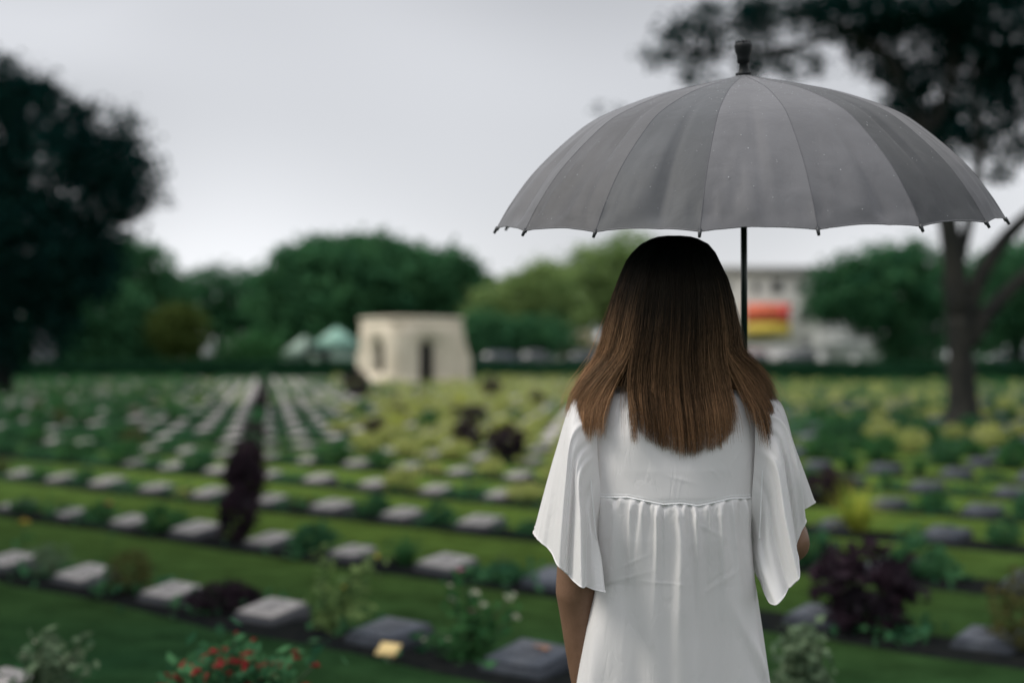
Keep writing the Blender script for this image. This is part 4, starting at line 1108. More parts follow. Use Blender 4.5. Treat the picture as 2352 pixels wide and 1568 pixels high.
def finger(pts, r): body.tube(catmull(pts, 9), np.linspace(r, r*0.75, 9), 8)
# left arm hanging, as seen from behind on the left
lsh, lel, lwr = wp(1384, 965, 2.70), wp(1331, 1318, 2.69), wp(1352, 1618, 2.735)
body.tube(catmull([lsh, lsh*0.55+lel*0.45+(-0.004, 0, 0), lel, lel*0.6+lwr*0.4+(-0.003, 0, 0), lwr], 22), np.interp(np.linspace(0, 1, 22), [0, .25, .5, .62, .8, 1], [0.040, 0.042, 0.0385, 0.041, 0.034, 0.024]), 18)
palm = lwr+(0.004, 0.012, -0.075)
body.tube([lwr, (lwr+palm)/2, palm], [0.023, 0.034, 0.036], 12, ell=[(0.75, 1.0)]*3, up=(1, 0, 0))
for k, (dy, L) in enumerate(((0.030, 0.066), (0.010, 0.075), (-0.010, 0.070), (-0.028, 0.054))):
    b0 = palm+(0, dy, 0.004); finger([b0+(0, 0, 0.02), b0+(0.002, 0, -L*0.45), b0+(0.012, 0.002, -L*0.85), b0+(0.026, 0.002, -L)], 0.0085)
finger([lwr+(0.006, 0.025, -0.03), lwr+(0.012, 0.052, -0.06), lwr+(0.018, 0.052, -0.09)], 0.0095)
# umbrella frame of reference (needed for the hand that holds the pole)
UD = 2.88
URIM = np.array((0.470, UD, CAM_H+0.2720))
UMAT = Matrix.Translation(Vector(URIM)) @ Matrix.Rotation(R(-1.21), 4, 'Y') @ Matrix.Rotation(R(6.75), 4, 'X')
def upole(z): return np.array(UMAT @ Vector((0, 0, z)))
grip = upole(-0.50)
# right arm: elbow out beside the ribs, forearm forward to the pole
rsh, rel = wp(1732, 985, 2.70), wp(1846, 1268, 2.735)
rwr = grip+np.array((0.035, -0.075, -0.035))
body.tube(catmull([rsh, (rsh+rel)/2+(0.0, 0.015, -0.01), rel, (rel+rwr)/2+(0.002, 0, -0.002), rwr], 24), np.interp(np.linspace(0, 1, 24), [0, .25, .5, .62, .8, 1], [0.036, 0.038, 0.038, 0.040, 0.033, 0.024]), 18)
ua = (upole(0.1)-upole(0)); ua /= np.linalg.norm(ua)
ux = np.cross(ua, (0, 1, 0)); ux /= np.linalg.norm(ux); uy = np.cross(ua, ux)
palm = grip+ux*0.030-np.array((0, 0.012, 0))
body.tube([rwr, (rwr+palm)/2, palm], [0.024, 0.030, 0.032], 12)
for k, (dz, r_) in enumerate(((0.030, 0.0085), (0.011, 0.009), (-0.008, 0.0085), (-0.026, 0.0075))):
    ang = np.linspace(-0.5, 3.6-0.12*k, 7); cc = grip+ua*dz
    finger([cc+0.019*(math.cos(a)*ux+math.sin(a)*(-uy)) for a in ang], r_)
finger([palm+ua*0.02+(-0.0, -0.01, 0), grip+ua*0.038-uy*(-0.020), grip+ua*0.040-ux*0.016-uy*(-0.014)], 0.0095)

me0 = body.mesh('person_raw', M['skin'])
o0 = link('person_raw', me0)
rm_ = o0.modifiers.new('m', 'REMESH'); rm_.mode = 'VOXEL'; rm_.voxel_size = 0.0045; rm_.use_smooth_shade = True
sm_ = o0.modifiers.new('s', 'SMOOTH'); sm_.factor = 0.5; sm_.iterations = 6
bpy.context.view_layer.update()
me = bpy.data.meshes.new_from_object(o0.evaluated_get(bpy.context.evaluated_depsgraph_get()))
bpy.data.objects.remove(o0)
me.name = 'person'
co = np.empty(len(me.vertices)*3, np.float32); me.vertices.foreach_get('co', co)
co = co.reshape(-1, 3)-FEET.astype(np.float32); me.vertices.foreach_set('co', co.ravel()); me.update()
me.materials.clear(); me.materials.append(M['skin'])
person = link('person', me, loc=FEET)
tag(person, 'woman seen from behind in a white blouse holding a grey umbrella', 'person')
def wear(name, V, polys, mat, parent=None, **kw):
    V = np.asarray(V, float)-FEET
    return link(name, make_mesh(name, V, polys, mat, **kw), parent or person)
# eyes, brows, trousers and shoes
for s in (-1, 1):
    mb = MB(); mb.tube([(HX+s*0.031-0.0, fy-0.022, 1.497), (HX+s*0.031, fy-0.008, 1.497)], [0.011, 0.007], 10)
    o = mb.build('eye', M['petal_white'], person); o.location = [-v for v in FEET]
tr = MB(); ring_loft(tr, [0.66, 0.70, 0.73, 0.76, 0.79], [XC]*5, [YC]*5, [0.145, 0.155, 0.148, 0.13, 0.125], [0.070, 0.072, 0.070, 0.068, 0.066], p=2.2)
for s in (-1, 1): tr.tube([(XC+s*0.080, YC, 0.70), (XC+s*0.088, YC+0.005, 0.62), (XC+s*0.086, YC+0.006, 0.45), (XC+s*0.085, YC-0.002, 0.28), (XC+s*0.085, YC, 0.10)], [0.072, 0.078, 0.064, 0.062, 0.058], 18)
o = tr.build('trousers', M['trousers'], person); o.location = [-v for v in FEET]
for s in (-1, 1):
    sh = MB(); sh.tube([(XC+s*0.085, YC-0.075, 0.04), (XC+s*0.086, YC-0.03, 0.046), (XC+s*0.088, YC+0.05, 0.042), (XC+s*0.093, YC+0.13, 0.032), (XC+s*0.094, YC+0.175, 0.026)], [0.03, 0.042, 0.042, 0.036, 0.016], 14, ell=[(1, 0.9)]*5)
    o = sh.build('shoe', M['shoe'], person); o.location = [-v for v in FEET]

# ---- blouse cloth
def cloth_mat(name, c, trans, rough=0.75, weave=900, wr=0.12):
    m, t, b = material(name)
    tc = N(t, 'ShaderNodeTexCoord')
    n1 = N(t, 'ShaderNodeTexNoise'); set_in(n1, Scale=9.0, Detail=4.0)
    mp = N(t, 'ShaderNodeMapping'); mp.inputs['Scale'].default_value = (1, 1, 0.35); mp.inputs['Rotation'].default_value = (0, 0.35, 0)
    t.links.new(tc.outputs['Object'], mp.inputs[0]); t.links.new(mp.outputs[0], n1.inputs['Vector'])
    n2 = N(t, 'ShaderNodeTexNoise'); set_in(n2, Scale=float(weave), Detail=2.0); t.links.new(tc.outputs['Object'], n2.inputs['Vector'])
    n3 = N(t, 'ShaderNodeTexNoise'); set_in(n3, Scale=26.0, Detail=3.0, Distortion=1.2); t.links.new(mp.outputs[0], n3.inputs['Vector'])
    cr = N(t, 'ShaderNodeMapRange'); set_in(cr, From_Min=0.44, From_Max=0.5); t.links.new(n3.outputs['Fac'], cr.inputs['Value'])
    b1 = N(t, 'ShaderNodeBump'); set_in(b1, Strength=wr, Distance=0.012); t.links.new(n1.outputs['Fac'], b1.inputs['Height'])
    b3 = N(t, 'ShaderNodeBump'); set_in(b3, Strength=wr*0.55, Distance=0.003); t.links.new(cr.outputs[0], b3.inputs['Height']); t.links.new(b1.outputs[0], b3.inputs['Normal'])
    b2 = N(t, 'ShaderNodeBump'); set_in(b2, Strength=0.10, Distance=0.001); t.links.new(n2.outputs['Fac'], b2.inputs['Height']); t.links.new(b3.outputs[0], b2.inputs['Normal'])
    b.inputs['Base Color'].default_value = (*c, 1); set_in(b, Roughness=rough); b.inputs['Specular IOR Level'].default_value = 0.04; b.inputs['Sheen Weight'].default_value = 0.1
    t.links.new(b2.outputs[0], b.inputs['Normal'])
    tr = N(t, 'ShaderNodeBsdfTranslucent'); tr.inputs['Color'].default_value = (*c, 1); t.links.new(b2.outputs[0], tr.inputs['Normal'])
    ms = N(t, 'ShaderNodeMixShader'); ms.inputs[0].default_value = trans
    t.links.new(b.outputs[0], ms.inputs[1]); t.links.new(tr.outputs[0], ms.inputs[2]); t.links.new(ms.outputs[0], t.nodes['Material Output'].inputs['Surface'])
    return m
M['blouse'] = cloth_mat('white_thin_cotton', (0.87, 0.855, 0.855), 0.25, wr=0.28)
M['stitch'] = surf('white_thread', (0.85, 0.85, 0.86), (0.8, 0.8, 0.81), 60, 0.7)

# half widths, left and right edge of the back in photograph pixels
PYK = np.array([890, 915, 950, 1000, 1080, 1140, 1240, 1345, 1460, 1568, 1680])
PXL = np.array([1400, 1368, 1354, 1352, 1356, 1358, 1368, 1376, 1352, 1334, 1318])
PXR = np.array([1715, 1742, 1756, 1760, 1754, 1750, 1745, 1752, 1770, 1786, 1800])
DEP = np.array([0.060, 0.085, 0.098, 0.111, 0.121, 0.124, 0.119, 0.109, 0.099, 0.092, 0.089])
def edges(py): return np.interp(py, PYK, PXL), np.interp(py, PYK, PXR), np.interp(py, PYK, DEP)
SEAM = lambda px: 1143+np.interp(px, [1360, 1440, 1520, 1560, 1600, 1680, 1750], [2, -3, 12, 9, 15, 0, 4])
PLEATS = [  # top x, bottom x, height (mm), width px, length px
 (1386, 1372, 5, 12, 330), (1413, 1392, 9, 14, 420), (1450, 1430, 10, 12, 300), (1474, 1448, 6, 15, 430), (1507, 1496, 15, 13, 190), (1524, 1534, 8, 9, 130),
 (1552, 1563, 17, 15, 600), (1594, 1608, 15, 13, 330), (1622, 1642, 6, 10, 200), (1650, 1676, 12, 13, 330), (1682, 1708, 8, 12, 300), (1712, 1750, 13, 15, 500), (1737, 1764, -10, 13, 400)]
nz = np.random.default_rng(3)
ph = nz.random(12)*6.28
def cloth_disp(px, py):
    """outward relief of the gathered back, metres"""
    d = np.zeros_like(px); v = np.clip(py-SEAM(px), 0, None); below = smooth(0, 6, py-SEAM(px))
    for (x0, x1, a, w, L) in PLEATS:
        tt = v/430; xx = x0+(x1-x0)*tt+3*np.sin(v/70+x0)
        ww = w*(0.33+v/330)
        u = (px-xx)/ww
        prof = np.where(u < 0, np.exp(-(u*1.5)**2), np.exp(-(u*0.75)**2))
        d += below*a*0.0008*prof*(0.45+0.55*np.exp(-v/(L*0.6)))*np.exp(-(v/(L*1.5))**2)*smooth(-2, 30, v)
    g = np.exp(-v/42)
    d += below*g*0.0032*(np.sin(px/4.6+ph[0]+1.5*np.sin(px/21))+0.6*np.sin(px/2.9+ph[1]))
    d += below*(0.0045*np.sin(px/30+ph[2]+v/200+0.8*np.sin(v/110))*smooth(30, 250, v)+0.0028*np.sin(px/17+ph[3]-v/150+np.sin(px/60))*smooth(20, 160, v))
    low = smooth(1340, 1560, py)                                   # drapery pulled towards the hips
    d += low*1.5*(0.010*np.exp(-((px-1378-(py-1345)*-0.05)/16)**2)+0.009*np.exp(-((px-1690-(py-1400)*0.42)/13)**2)+0.008*np.exp(-((px-1715-(py-1400)*0.22)/12)**2)-0.006*np.exp(-((px-1725-(py-1480)*0.30)/14)**2))
    d += (1-below)*0.0008*np.sin(px/37+py/50)
    for (x, y, a, ang, l_, w_) in ((1530, 1335, 1.0, 0.06, 50, 3), (1620, 1210, 1.2, 0.5, 60, 5), (1560, 1098, 1.3, 0.25, 30, 4), (1640, 1085, 1.2, 0.7, 18, 4), (1690, 1050, 1.2, -0.9, 25, 4), (1450, 1290, 0.9, -0.5, 40, 4), (1400, 1190, 1.0, -0.9, 50, 6), (1660, 1330, 1.3, -0.6, 60, 6), (1430, 1330, 1.2, -0.35, 55, 5)):
        dx, dy = px-x, py-y; p = dx*math.cos(ang)+dy*math.sin(ang); q = -dx*math.sin(ang)+dy*math.cos(ang)
        d += a*0.0006*np.exp(-(p/l_)**2-(q/w_)**2)
    return d
def torso_surface(py, th):
    """th 0 = right side, pi/2 = front (away from camera), 3pi/2 = back"""
    xl, xr, dep = edges(py); cx = (xl+xr)/2; hw = (xr-xl)/2; p = 2.55
    c_, s_ = np.cos(th), np.sin(th)
    px = cx+hw*np.sign(c_)*np.abs(c_)**(2/p)
    y = YC+dep*np.sign(s_)*np.abs(s_)**(2/p)
    back = np.clip(-s_, 0, 1)**0.5
    d = cloth_disp(px, py)*back
    nx = c_*0.8; ny = s_
    x = (px-CX)*K+nx*d; y = y+ny*d
    y = y-0.012*np.exp(-((py-1000)/75)**2)*back*np.exp(-(np.abs(px-1557)-95)**2/60**2)   # shoulder blades
    return np.stack([x, y, CAM_H+(HY-py)*K], -1), px
def back_y(px, py):
    """depth of the cloth on the back under a photograph position"""
    xl, xr, dep = edges(py); u = np.clip(np.abs(px-(xl+xr)/2)/(1.22*(xr-xl)/2), 0, 0.995)
    return YC-dep*(1-u**2.55)**(1/2.55)
TH = np.concatenate([np.linspace(math.pi, 2*math.pi, 420), np.linspace(0, math.pi, 90)[1:-1]])
nth = len(TH)
rows = np.linspace(1672, 1140, 230)
g_py = np.repeat(rows[:, None], nth, 1); g_th = np.repeat(TH[None], 230, 0)
_, pxs = torso_surface(g_py, g_th)
tcol = (1672-g_py)/(1672-1140); g_py = 1672-(1672-SEAM(pxs))*tcol
Vb, pxs = torso_surface(g_py, g_th)
flare = smooth(0, 14, g_py-SEAM(pxs))*0.0025
Vb[..., 1] += np.sin(g_th)*flare
blouse = wear('blouse', Vb.reshape(-1, 3), [grid_faces(230, nth, True)], M['blouse'])
# yoke: from the seam over the shoulders to the neckline
rows = np.concatenate([np.linspace(1147, 905, 80)])
g_py = np.repeat(rows[:, None], nth, 1); g_th = np.repeat(TH[None], 80, 0)
_, pxs = torso_surface(g_py, g_th)
f_ = (g_py-905)/(1147-905); g_py = 905+(SEAM(pxs)+3-905)*f_
Vy, _ = torso_surface(g_py, g_th)
Vy[..., 1] += np.sin(g_th)*0.001
top = []
for (z, a, b_) in ((1.318, 0.118, 0.068), (1.330, 0.096, 0.062), (1.340, 0.082, 0.060), (1.345, 0.078, 0.060)):
    top.append(np.stack([XC+a*np.cos(TH), YC+b_*np.sin(TH), np.full(nth, z)], -1))
Vy = np.concatenate([Vy, np.array(top)])
wear('yoke', Vy.reshape(-1, 3), [grid_faces(len(Vy), nth, True)], M['blouse'], blouse)
# raised seam between yoke and gathers
sx = np.linspace(1360, 1752, 90)
def on_back(px, py):
    xl, xr, dep = edges(py); u = np.clip((px-(xl+xr)/2)/((xr-xl)/2), -0.999, 0.999)
    p = 2.55; c_ = np.sign(u)*np.abs(u)**(p/2); th = 2*math.pi-np.arccos(np.clip(c_, -1, 1)); return torso_surface(py, th)[0]
sp = on_back(sx, SEAM(sx)); mb = MB(); mb.tube(sp+(0, -0.0008, 0.0005), 0.0013, 6)
mb.tube(on_back(sx, SEAM(sx)-7)+(0, -0.0005, 0), 0.0008, 5)
o = mb.build('seam', M['stitch'], blouse); o.location = [-v for v in FEET]

# ---- sleeves: loft from the armhole through a mid loop to the flaring hem
def loft_sleeve(loops, folds, m=130, n=240, seed=0):
    r = np.random.default_rng(seed)
    rings = np.array([catmull(l, n, closed=True) for l in loops])          # (levels, n, 3)
    lv = len(loops); out = np.empty((m, n, 3))
    for k in range(n): out[:, k] = catmull(rings[:, k], m)
    ctr = out.mean(1, keepdims=True); d = out-ctr; d[..., 2] *= 0.3; d /= np.linalg.norm(d, axis=2, keepdims=True)+1e-9
    t = np.linspace(0, 1, m)[:, None]; a = (np.arange(n)/n)[None]
    disp = np.zeros((m, n))
    for (c, w, amp, t0, drift) in folds:
        u = (a-c-drift*(1-t)+0.5) % 1-0.5
        disp += 1.4*amp*np.exp(-(u/(w*(0.5+0.6*t)))**2)*smooth(t0, 1, t)**0.8
    disp += 0.0012*np.sin(a*2*math.pi*9+2.5*np.sin(a*2*math.pi*2+1)+2*t+r.random()*6)*t*t+0.0007*np.sin(a*2*math.pi*31+4*np.sin(a*19)-5*t)*t
    return out+d*disp[..., None]
def sleeve(name_loops, folds, seed):
    G = loft_sleeve(name_loops, folds, seed=seed); m, n, _ = G.shape
    o = wear('sleeve', G.reshape(-1, 3), [grid_faces(m, n, True)], M['blouse'], blouse)
    mb = MB(); hem = np.vstack([G[-1], G[-1][:1]])
    mb.tube(hem, 0.0014, 6, cap=False)
    h = mb.build('hem', M['blouse'], o); h.location = [-v for v in FEET]
    return o
# loops run: shoulder top, back upper, back, bottom at the body, front, front upper
Lsl = [[wp(1358, 904, 2.70), wp(1372, 932, 2.640), wp(1374, 1040, 2.622), wp(1386, 1180, 2.645), wp(1368, 1080, 2.78), wp(1358, 950, 2.76)],
       [wp(1324, 918, 2.70), wp(1314, 960, 2.622), wp(1330, 1080, 2.585), wp(1380, 1240, 2.66), wp(1350, 1110, 2.80), wp(1332, 970, 2.77)],
       [wp(1284, 1040, 2.70), wp(1287, 1085, 2.612), wp(1325, 1180, 2.575), wp(1383, 1290, 2.64), wp(1335, 1190, 2.81), wp(1292, 1085, 2.79)],
       [wp(1232, 1236, 2.70), wp(1262, 1268, 2.622), wp(1320, 1330, 2.572), wp(1384, 1350, 2.62), wp(1330, 1285, 2.82), wp(1255, 1240, 2.80)]]
sleeve(Lsl, [(0.06, 0.06, 0.004, 0.0, 0.02), (0.16, 0.040, -0.006, 0.1, 0.0), (0.235, 0.020, 0.013, 0.0, -0.01), (0.30, 0.018, -0.014, 0.0, -0.01), (0.355, 0.015, 0.015, 0.0, -0.02), (0.405, 0.016, -0.014, 0.0, -0.02), (0.46, 0.018, 0.010, 0.0, -0.02), (0.62, 0.04, 0.010, 0.1, 0), (0.75, 0.04, -0.010, 0.1, 0), (0.88, 0.04, 0.008, 0.1, 0)], 1)
Rsl = [[wp(1766, 908, 2.70), wp(1742, 938, 2.640), wp(1738, 1040, 2.622), wp(1730, 1180, 2.645), wp(1745, 1080, 2.79), wp(1758, 950, 2.77)],
       [wp(1808, 926, 2.70), wp(1803, 965, 2.622), wp(1775, 1080, 2.590), wp(1744, 1240, 2.66), wp(1765, 1110, 2.82), wp(1793, 970, 2.79)],
       [wp(1843, 1040, 2.71), wp(1834, 1080, 2.620), wp(1795, 1200, 2.585), wp(1746, 1300, 2.64), wp(1790, 1170, 2.84), wp(1838, 1060, 2.81)],
       [wp(1893, 1167, 2.72), wp(1852, 1200, 2.655), wp(1822, 1322, 2.580), wp(1764, 1378, 2.60), wp(1780, 1250, 2.84), wp(1864, 1180, 2.83)]]
sleeve(Rsl, [(0.04, 0.03, 0.006, 0.1, 0.02), (0.12, 0.022, -0.014, 0.0, 0.01), (0.18, 0.020, 0.016, 0.0, 0.01), (0.25, 0.020, -0.016, 0.0, 0.0), (0.32, 0.020, 0.015, 0.0, 0.0), (0.39, 0.018, -0.012, 0.0, 0.0), (0.45, 0.016, 0.008, 0.0, 0.02), (0.62, 0.04, 0.008, 0.1, 0), (0.75, 0.04, -0.008, 0.1, 0)], 2)
for pts in ([(1358, 915), (1352, 960), (1353, 1040), (1360, 1130), (1370, 1240)], [(1757, 920), (1757, 960), (1755, 1040), (1750, 1130), (1746, 1240)]):
    c_ = catmull(np.array([list(wp(x, y, back_y(np.array(float(x)), y)-0.006)) for x, y in pts]), 40)
    mb = MB(); mb.tube(c_, 0.0009, 6); o = mb.build('armhole_seam', M['stitch'], blouse); o.location = [-v for v in FEET]

# ---- hair
def hair_mat():
    m, t, b = material('brown_hair')
    a = N(t, 'ShaderNodeAttribute', attribute_name='along'); r = N(t, 'ShaderNodeAttribute', attribute_name='tint')
    ra = N(t, 'ShaderNodeValToRGB'); e = ra.color_ramp.elements
    e[0].position = 0.10; e[0].color = (0.006, 0.008, 0.009, 1); e[1].position = 1.0; e[1].color = (0.182, 0.103, 0.054, 1)
    for p_, c in ((0.38, (0.011, 0.010, 0.009, 1)), (0.58, (0.064, 0.038, 0.022, 1)), (0.80, (0.120, 0.070, 0.038, 1))): q = e.new(p_); q.color = c
    ad = N(t, 'ShaderNodeMath', operation='MULTIPLY_ADD'); ad.inputs[1].default_value = 0.30; ad.inputs[2].default_value = -0.15
    t.links.new(r.outputs['Fac'], ad.inputs[0]); su = N(t, 'ShaderNodeMath', operation='ADD'); t.links.new(ad.outputs[0], su.inputs[0]); t.links.new(a.outputs['Fac'], su.inputs[1])
    t.links.new(su.outputs[0], ra.inputs[0])
    mr = N(t, 'ShaderNodeMapRange'); set_in(mr, To_Min=0.25, To_Max=3.4); t.links.new(r.outputs['Fac'], mr.inputs['Value'])
    sc = N(t, 'ShaderNodeVectorMath', operation='SCALE'); t.links.new(ra.outputs[0], sc.inputs[0]); t.links.new(mr.outputs[0], sc.inputs['Scale'])
    t.links.new(sc.outputs[0], b.inputs['Base Color'])
    set_in(b, Roughness=0.42); b.inputs['Specular IOR Level'].default_value = 0.35; b.inputs['Specular Tint'].default_value = (0.9, 0.7, 0.5, 1)
    tr = N(t, 'ShaderNodeBsdfTranslucent'); t.links.new(sc.outputs[0], tr.inputs['Color'])
    ms = N(t, 'ShaderNodeMixShader'); ms.inputs[0].default_value = 0.25
    t.links.new(b.outputs[0], ms.inputs[1]); t.links.new(tr.outputs[0], ms.inputs[2]); t.links.new(ms.outputs[0], t.nodes['Material Output'].inputs['Surface'])
    return m
M['hair'] = hair_mat()
HYK = np.array([540, 543, 548, 560, 580, 600, 640, 680, 760, 850, 900, 950, 1060])
HL = np.array([1558, 1525, 1508, 1484, 1462, 1447, 1429, 1414, 1393, 1372, 1360, 1346, 1330])
HR = np.array([1562, 1600, 1618, 1642, 1659, 1669, 1689, 1701, 1717, 1723, 1729, 1738, 1755])
HB = np.array([0.004, 0.03, 0.045, 0.066, 0.082, 0.090, 0.098, 0.102, 0.103, 0.100, 0.100, 0.105, 0.115])
rng = np.random.default_rng(99)
NS, NP = 18000, 15
ncl = 760
clp = rng.uniform(-1, 1, ncl)*2.75; cl_tint = rng.random(ncl); cl_len = rng.normal(size=ncl)
cid = rng.integers(0, ncl, NS); fly = rng.random(NS) < 0.05+0.12*(np.abs(np.sin(np.clip(clp[cid], -1.6, 1.6))) > 0.8)
dphi = rng.normal(size=NS)*0.05
layer = rng.random(NS)**1.5
short = np.where(rng.random(NS) < 0.30, rng.uniform(0.74, 1.0, NS), 1.0)
tt = np.linspace(0, 1, NP)
phi0 = clp[cid]
root = 541+rng.random(NS)**2*55
s_base = np.sin(np.clip(phi0, -math.pi/2, math.pi/2))
# where each strand ends: outer left lock, thin lock, centre, outer right lock
backish = np.abs(phi0) <= 1.62
endx = np.zeros(NS); endy = np.full(NS, 930.0)
sj = np.clip(s_base+dphi*0.35, -1, 1)
Lk = sj < -0.60; Tk = (sj >= -0.60) & (sj < -0.555); Rk = sj > 0.70; Ck = ~(Lk | Tk | Rk)
u = (sj+1)/0.40; endx[Lk] = (1326+50*np.clip(u, 0, 1)**1.5-np.where(rng.random(NS) < 0.12, 20, 0))[Lk]; endy[Lk] = np.interp(u, [0, .25, .6, 1], [962, 970, 980, 972])[Lk]
endx[Tk] = 1446+rng.random(Tk.sum())*12; endy[Tk] = 1012
u = (sj+0.555)/1.255; cxp = 1450+252*np.clip(u, 0, 1); cxp = cxp+(1565-cxp)*0.05
endx[Ck] = cxp[Ck]; endy[Ck] = np.interp(cxp, [1445, 1470, 1500, 1540, 1562, 1600, 1650, 1690, 1704], [970, 1002, 1020, 1036, 1048, 1040, 1028, 985, 945])[Ck]
u = (sj-0.70)/0.30; endx[Rk] = (1732+62*np.clip(0.35*u+0.65*np.round(3*u)/3, 0, 1))[Rk]; endy[Rk] = np.interp(u, [0, .3, .7, 1], [950, 1005, 1012, 985])[Rk]
thin = Rk & (rng.random(NS) < 0.66); endy[thin] = 880+rng.random(thin.sum())*60
endy += rng.normal(size=NS)*5+cl_len[cid]*5*np.where(Ck, 0.35, 1.0)
endx += np.where(Lk | Rk, cl_len[cid]*7, 0); endy += np.where(Lk | Rk, cl_len[cid]*13, 0)
cross = rng.random(NS) < 0.10
endx += np.where(cross, rng.normal(size=NS)*16, 0)
endy += np.where(Ck, -np.abs(rng.normal(size=NS))*7, 0)
endy[~backish] = 930+rng.normal(size=(~backish).sum())*20
py = root[:, None]+(endy*1.0-root)[:, None]*(short[:, None])*tt[None]**1.25
xl = np.interp(py, HYK, HL); xr = np.interp(py, HYK, HR); hb = np.interp(py, HYK, HB)
conv = 1-0.72*tt[None]**1.3
ph_ = phi0[:, None]+dphi[:, None]*conv
inner = 1-0.13*layer[:, None]*smooth(540, 640, py)
sx = np.sin(ph_)
PXh = (xl+xr)/2+(xr-xl)/2*sx*inner
w = smooth(770, 1.0, np.zeros(1))[0] if False else np.clip((py-790)/(endy[:, None]-790), 0, 1)
w = w*w*(3-2*w)*backish[:, None]
tgt = endx[:, None]+(PXh-((xl+xr)/2+(xr-xl)/2*s_base[:, None]))*0.5
PXh = PXh*(1-w)+tgt*w
PXh += (2.2*np.sin(py/60+cl_tint[cid][:, None]*40)+1.0*np.sin(py/23+rng.random(NS)[:, None]*6))*smooth(600, 900, py)
PXh += np.where(fly, rng.normal(size=NS)*16, rng.normal(size=NS)*1.2)[:, None]*smooth(620, 1000, py)
Yh = 2.69-hb*np.cos(ph_)*inner
Yb = back_y(PXh, np.maximum(py, 891))-0.010-0.016*(1-layer[:, None])-0.004*np.sin(cl_tint[cid]*90)[:, None]
wb = smooth(850, 935, py)*backish[:, None]
Yh = Yh*(1-wb)+np.minimum(Yh, Yb)*wb
Yh[~backish] = np.maximum(Yh[~backish], 2.69)
tip_in = smooth(0.75, 1, tt)[None]*np.where(backish & Ck, 0.010, 0.0)[:, None]
Yh = Yh+tip_in
Xh = (PXh-CX)*K; Zh = CAM_H+(HY-py)/FPX*np.minimum(Yh, 2.70)
CO = np.stack([Xh, Yh, Zh], -1)                              # (NS, NP, 3)
tang = np.gradient(CO, axis=1); tang /= np.linalg.norm(tang, axis=2, keepdims=True)+1e-9
out = CO-np.array((HX, 2.69, 0)); out[..., 2] = 0; out /= np.linalg.norm(out, axis=2, keepdims=True)+1e-9
sa = np.cross(tang, out); sa /= np.linalg.norm(sa, axis=2, keepdims=True)+1e-9; sb = np.cross(sa, tang)
rad = (np.where(fly, 0.00017, 0.00032)*rng.uniform(0.7, 1.3, NS))[:, None]*np.interp(tt, [0, .1, .8, 1], [0.8, 1, 0.9, 0.25])[None]
ang3 = np.array([0.0, 2.094, 4.189])+math.pi/2
VH = CO[:, :, None]+rad[:, :, None, None]*(np.cos(ang3)[None, None, :, None]*sa[:, :, None]+np.sin(ang3)[None, None, :, None]*sb[:, :, None])
base_f = grid_faces(NP, 3, True)
FH = (base_f[None]+(np.arange(NS)*NP*3)[:, None, None]).reshape(-1, 4)
along = np.clip((py-541)/460, 0, 1)
along = np.repeat(along[:, :, None], 3, 2).reshape(-1)
sides = np.clip((np.abs(sx)-0.30)*0.40, 0, 0.26)
along = along+np.repeat(sides[:, :, None], 3, 2).reshape(-1)*np.clip(along*2, 0, 1)
tin = np.repeat(np.clip(cl_tint[cid]**2*0.7+rng.random(NS)**2*0.38+np.where(Lk, 0.16, 0)+np.where(rng.random(NS) < 0.05, 0.35, 0), 0, 1), NP*3)
# the mass of hair beneath the loose strands
hp_y = np.concatenate([np.linspace(540.5, 600, 14), np.linspace(612, 884, 24)]); na = 64
pa = np.linspace(-math.pi, math.pi, na, endpoint=False)
gy = np.repeat(hp_y[:, None], na, 1); ga = np.repeat(pa[None], len(hp_y), 0)
xl = np.interp(gy, HYK, HL); xr = np.interp(gy, HYK, HR); hb = np.interp(gy, HYK, HB)
wob = 1+0.012*np.sin(ga*23+gy/50)
X_ = ((xl+xr)/2+(xr-xl)/2*np.sin(ga)*0.93*wob-CX)*K; Y_ = 2.69-hb*np.cos(ga)*0.90*wob
face = (np.cos(ga) < -0.55) & (gy > 640)
Y_ = np.where(face, np.minimum(Y_, 2.70), Y_)
SH = np.stack([X_, Y_, CAM_H+(HY-gy)/FPX*np.minimum(Y_, 2.70)-0.002], -1).reshape(-1, 3)
sf = grid_faces(len(hp_y), na, True)+NS*NP*3
allV = np.vstack([VH.reshape(-1, 3), SH])
sh_al = np.clip((gy.ravel()-541)/460, 0, 1)
hair = wear('hair', allV, [np.vstack([FH, sf])], M['hair'], tint=np.concatenate([tin, np.full(len(SH), 0.0)]), attrs={'along': np.concatenate([along, sh_al])})

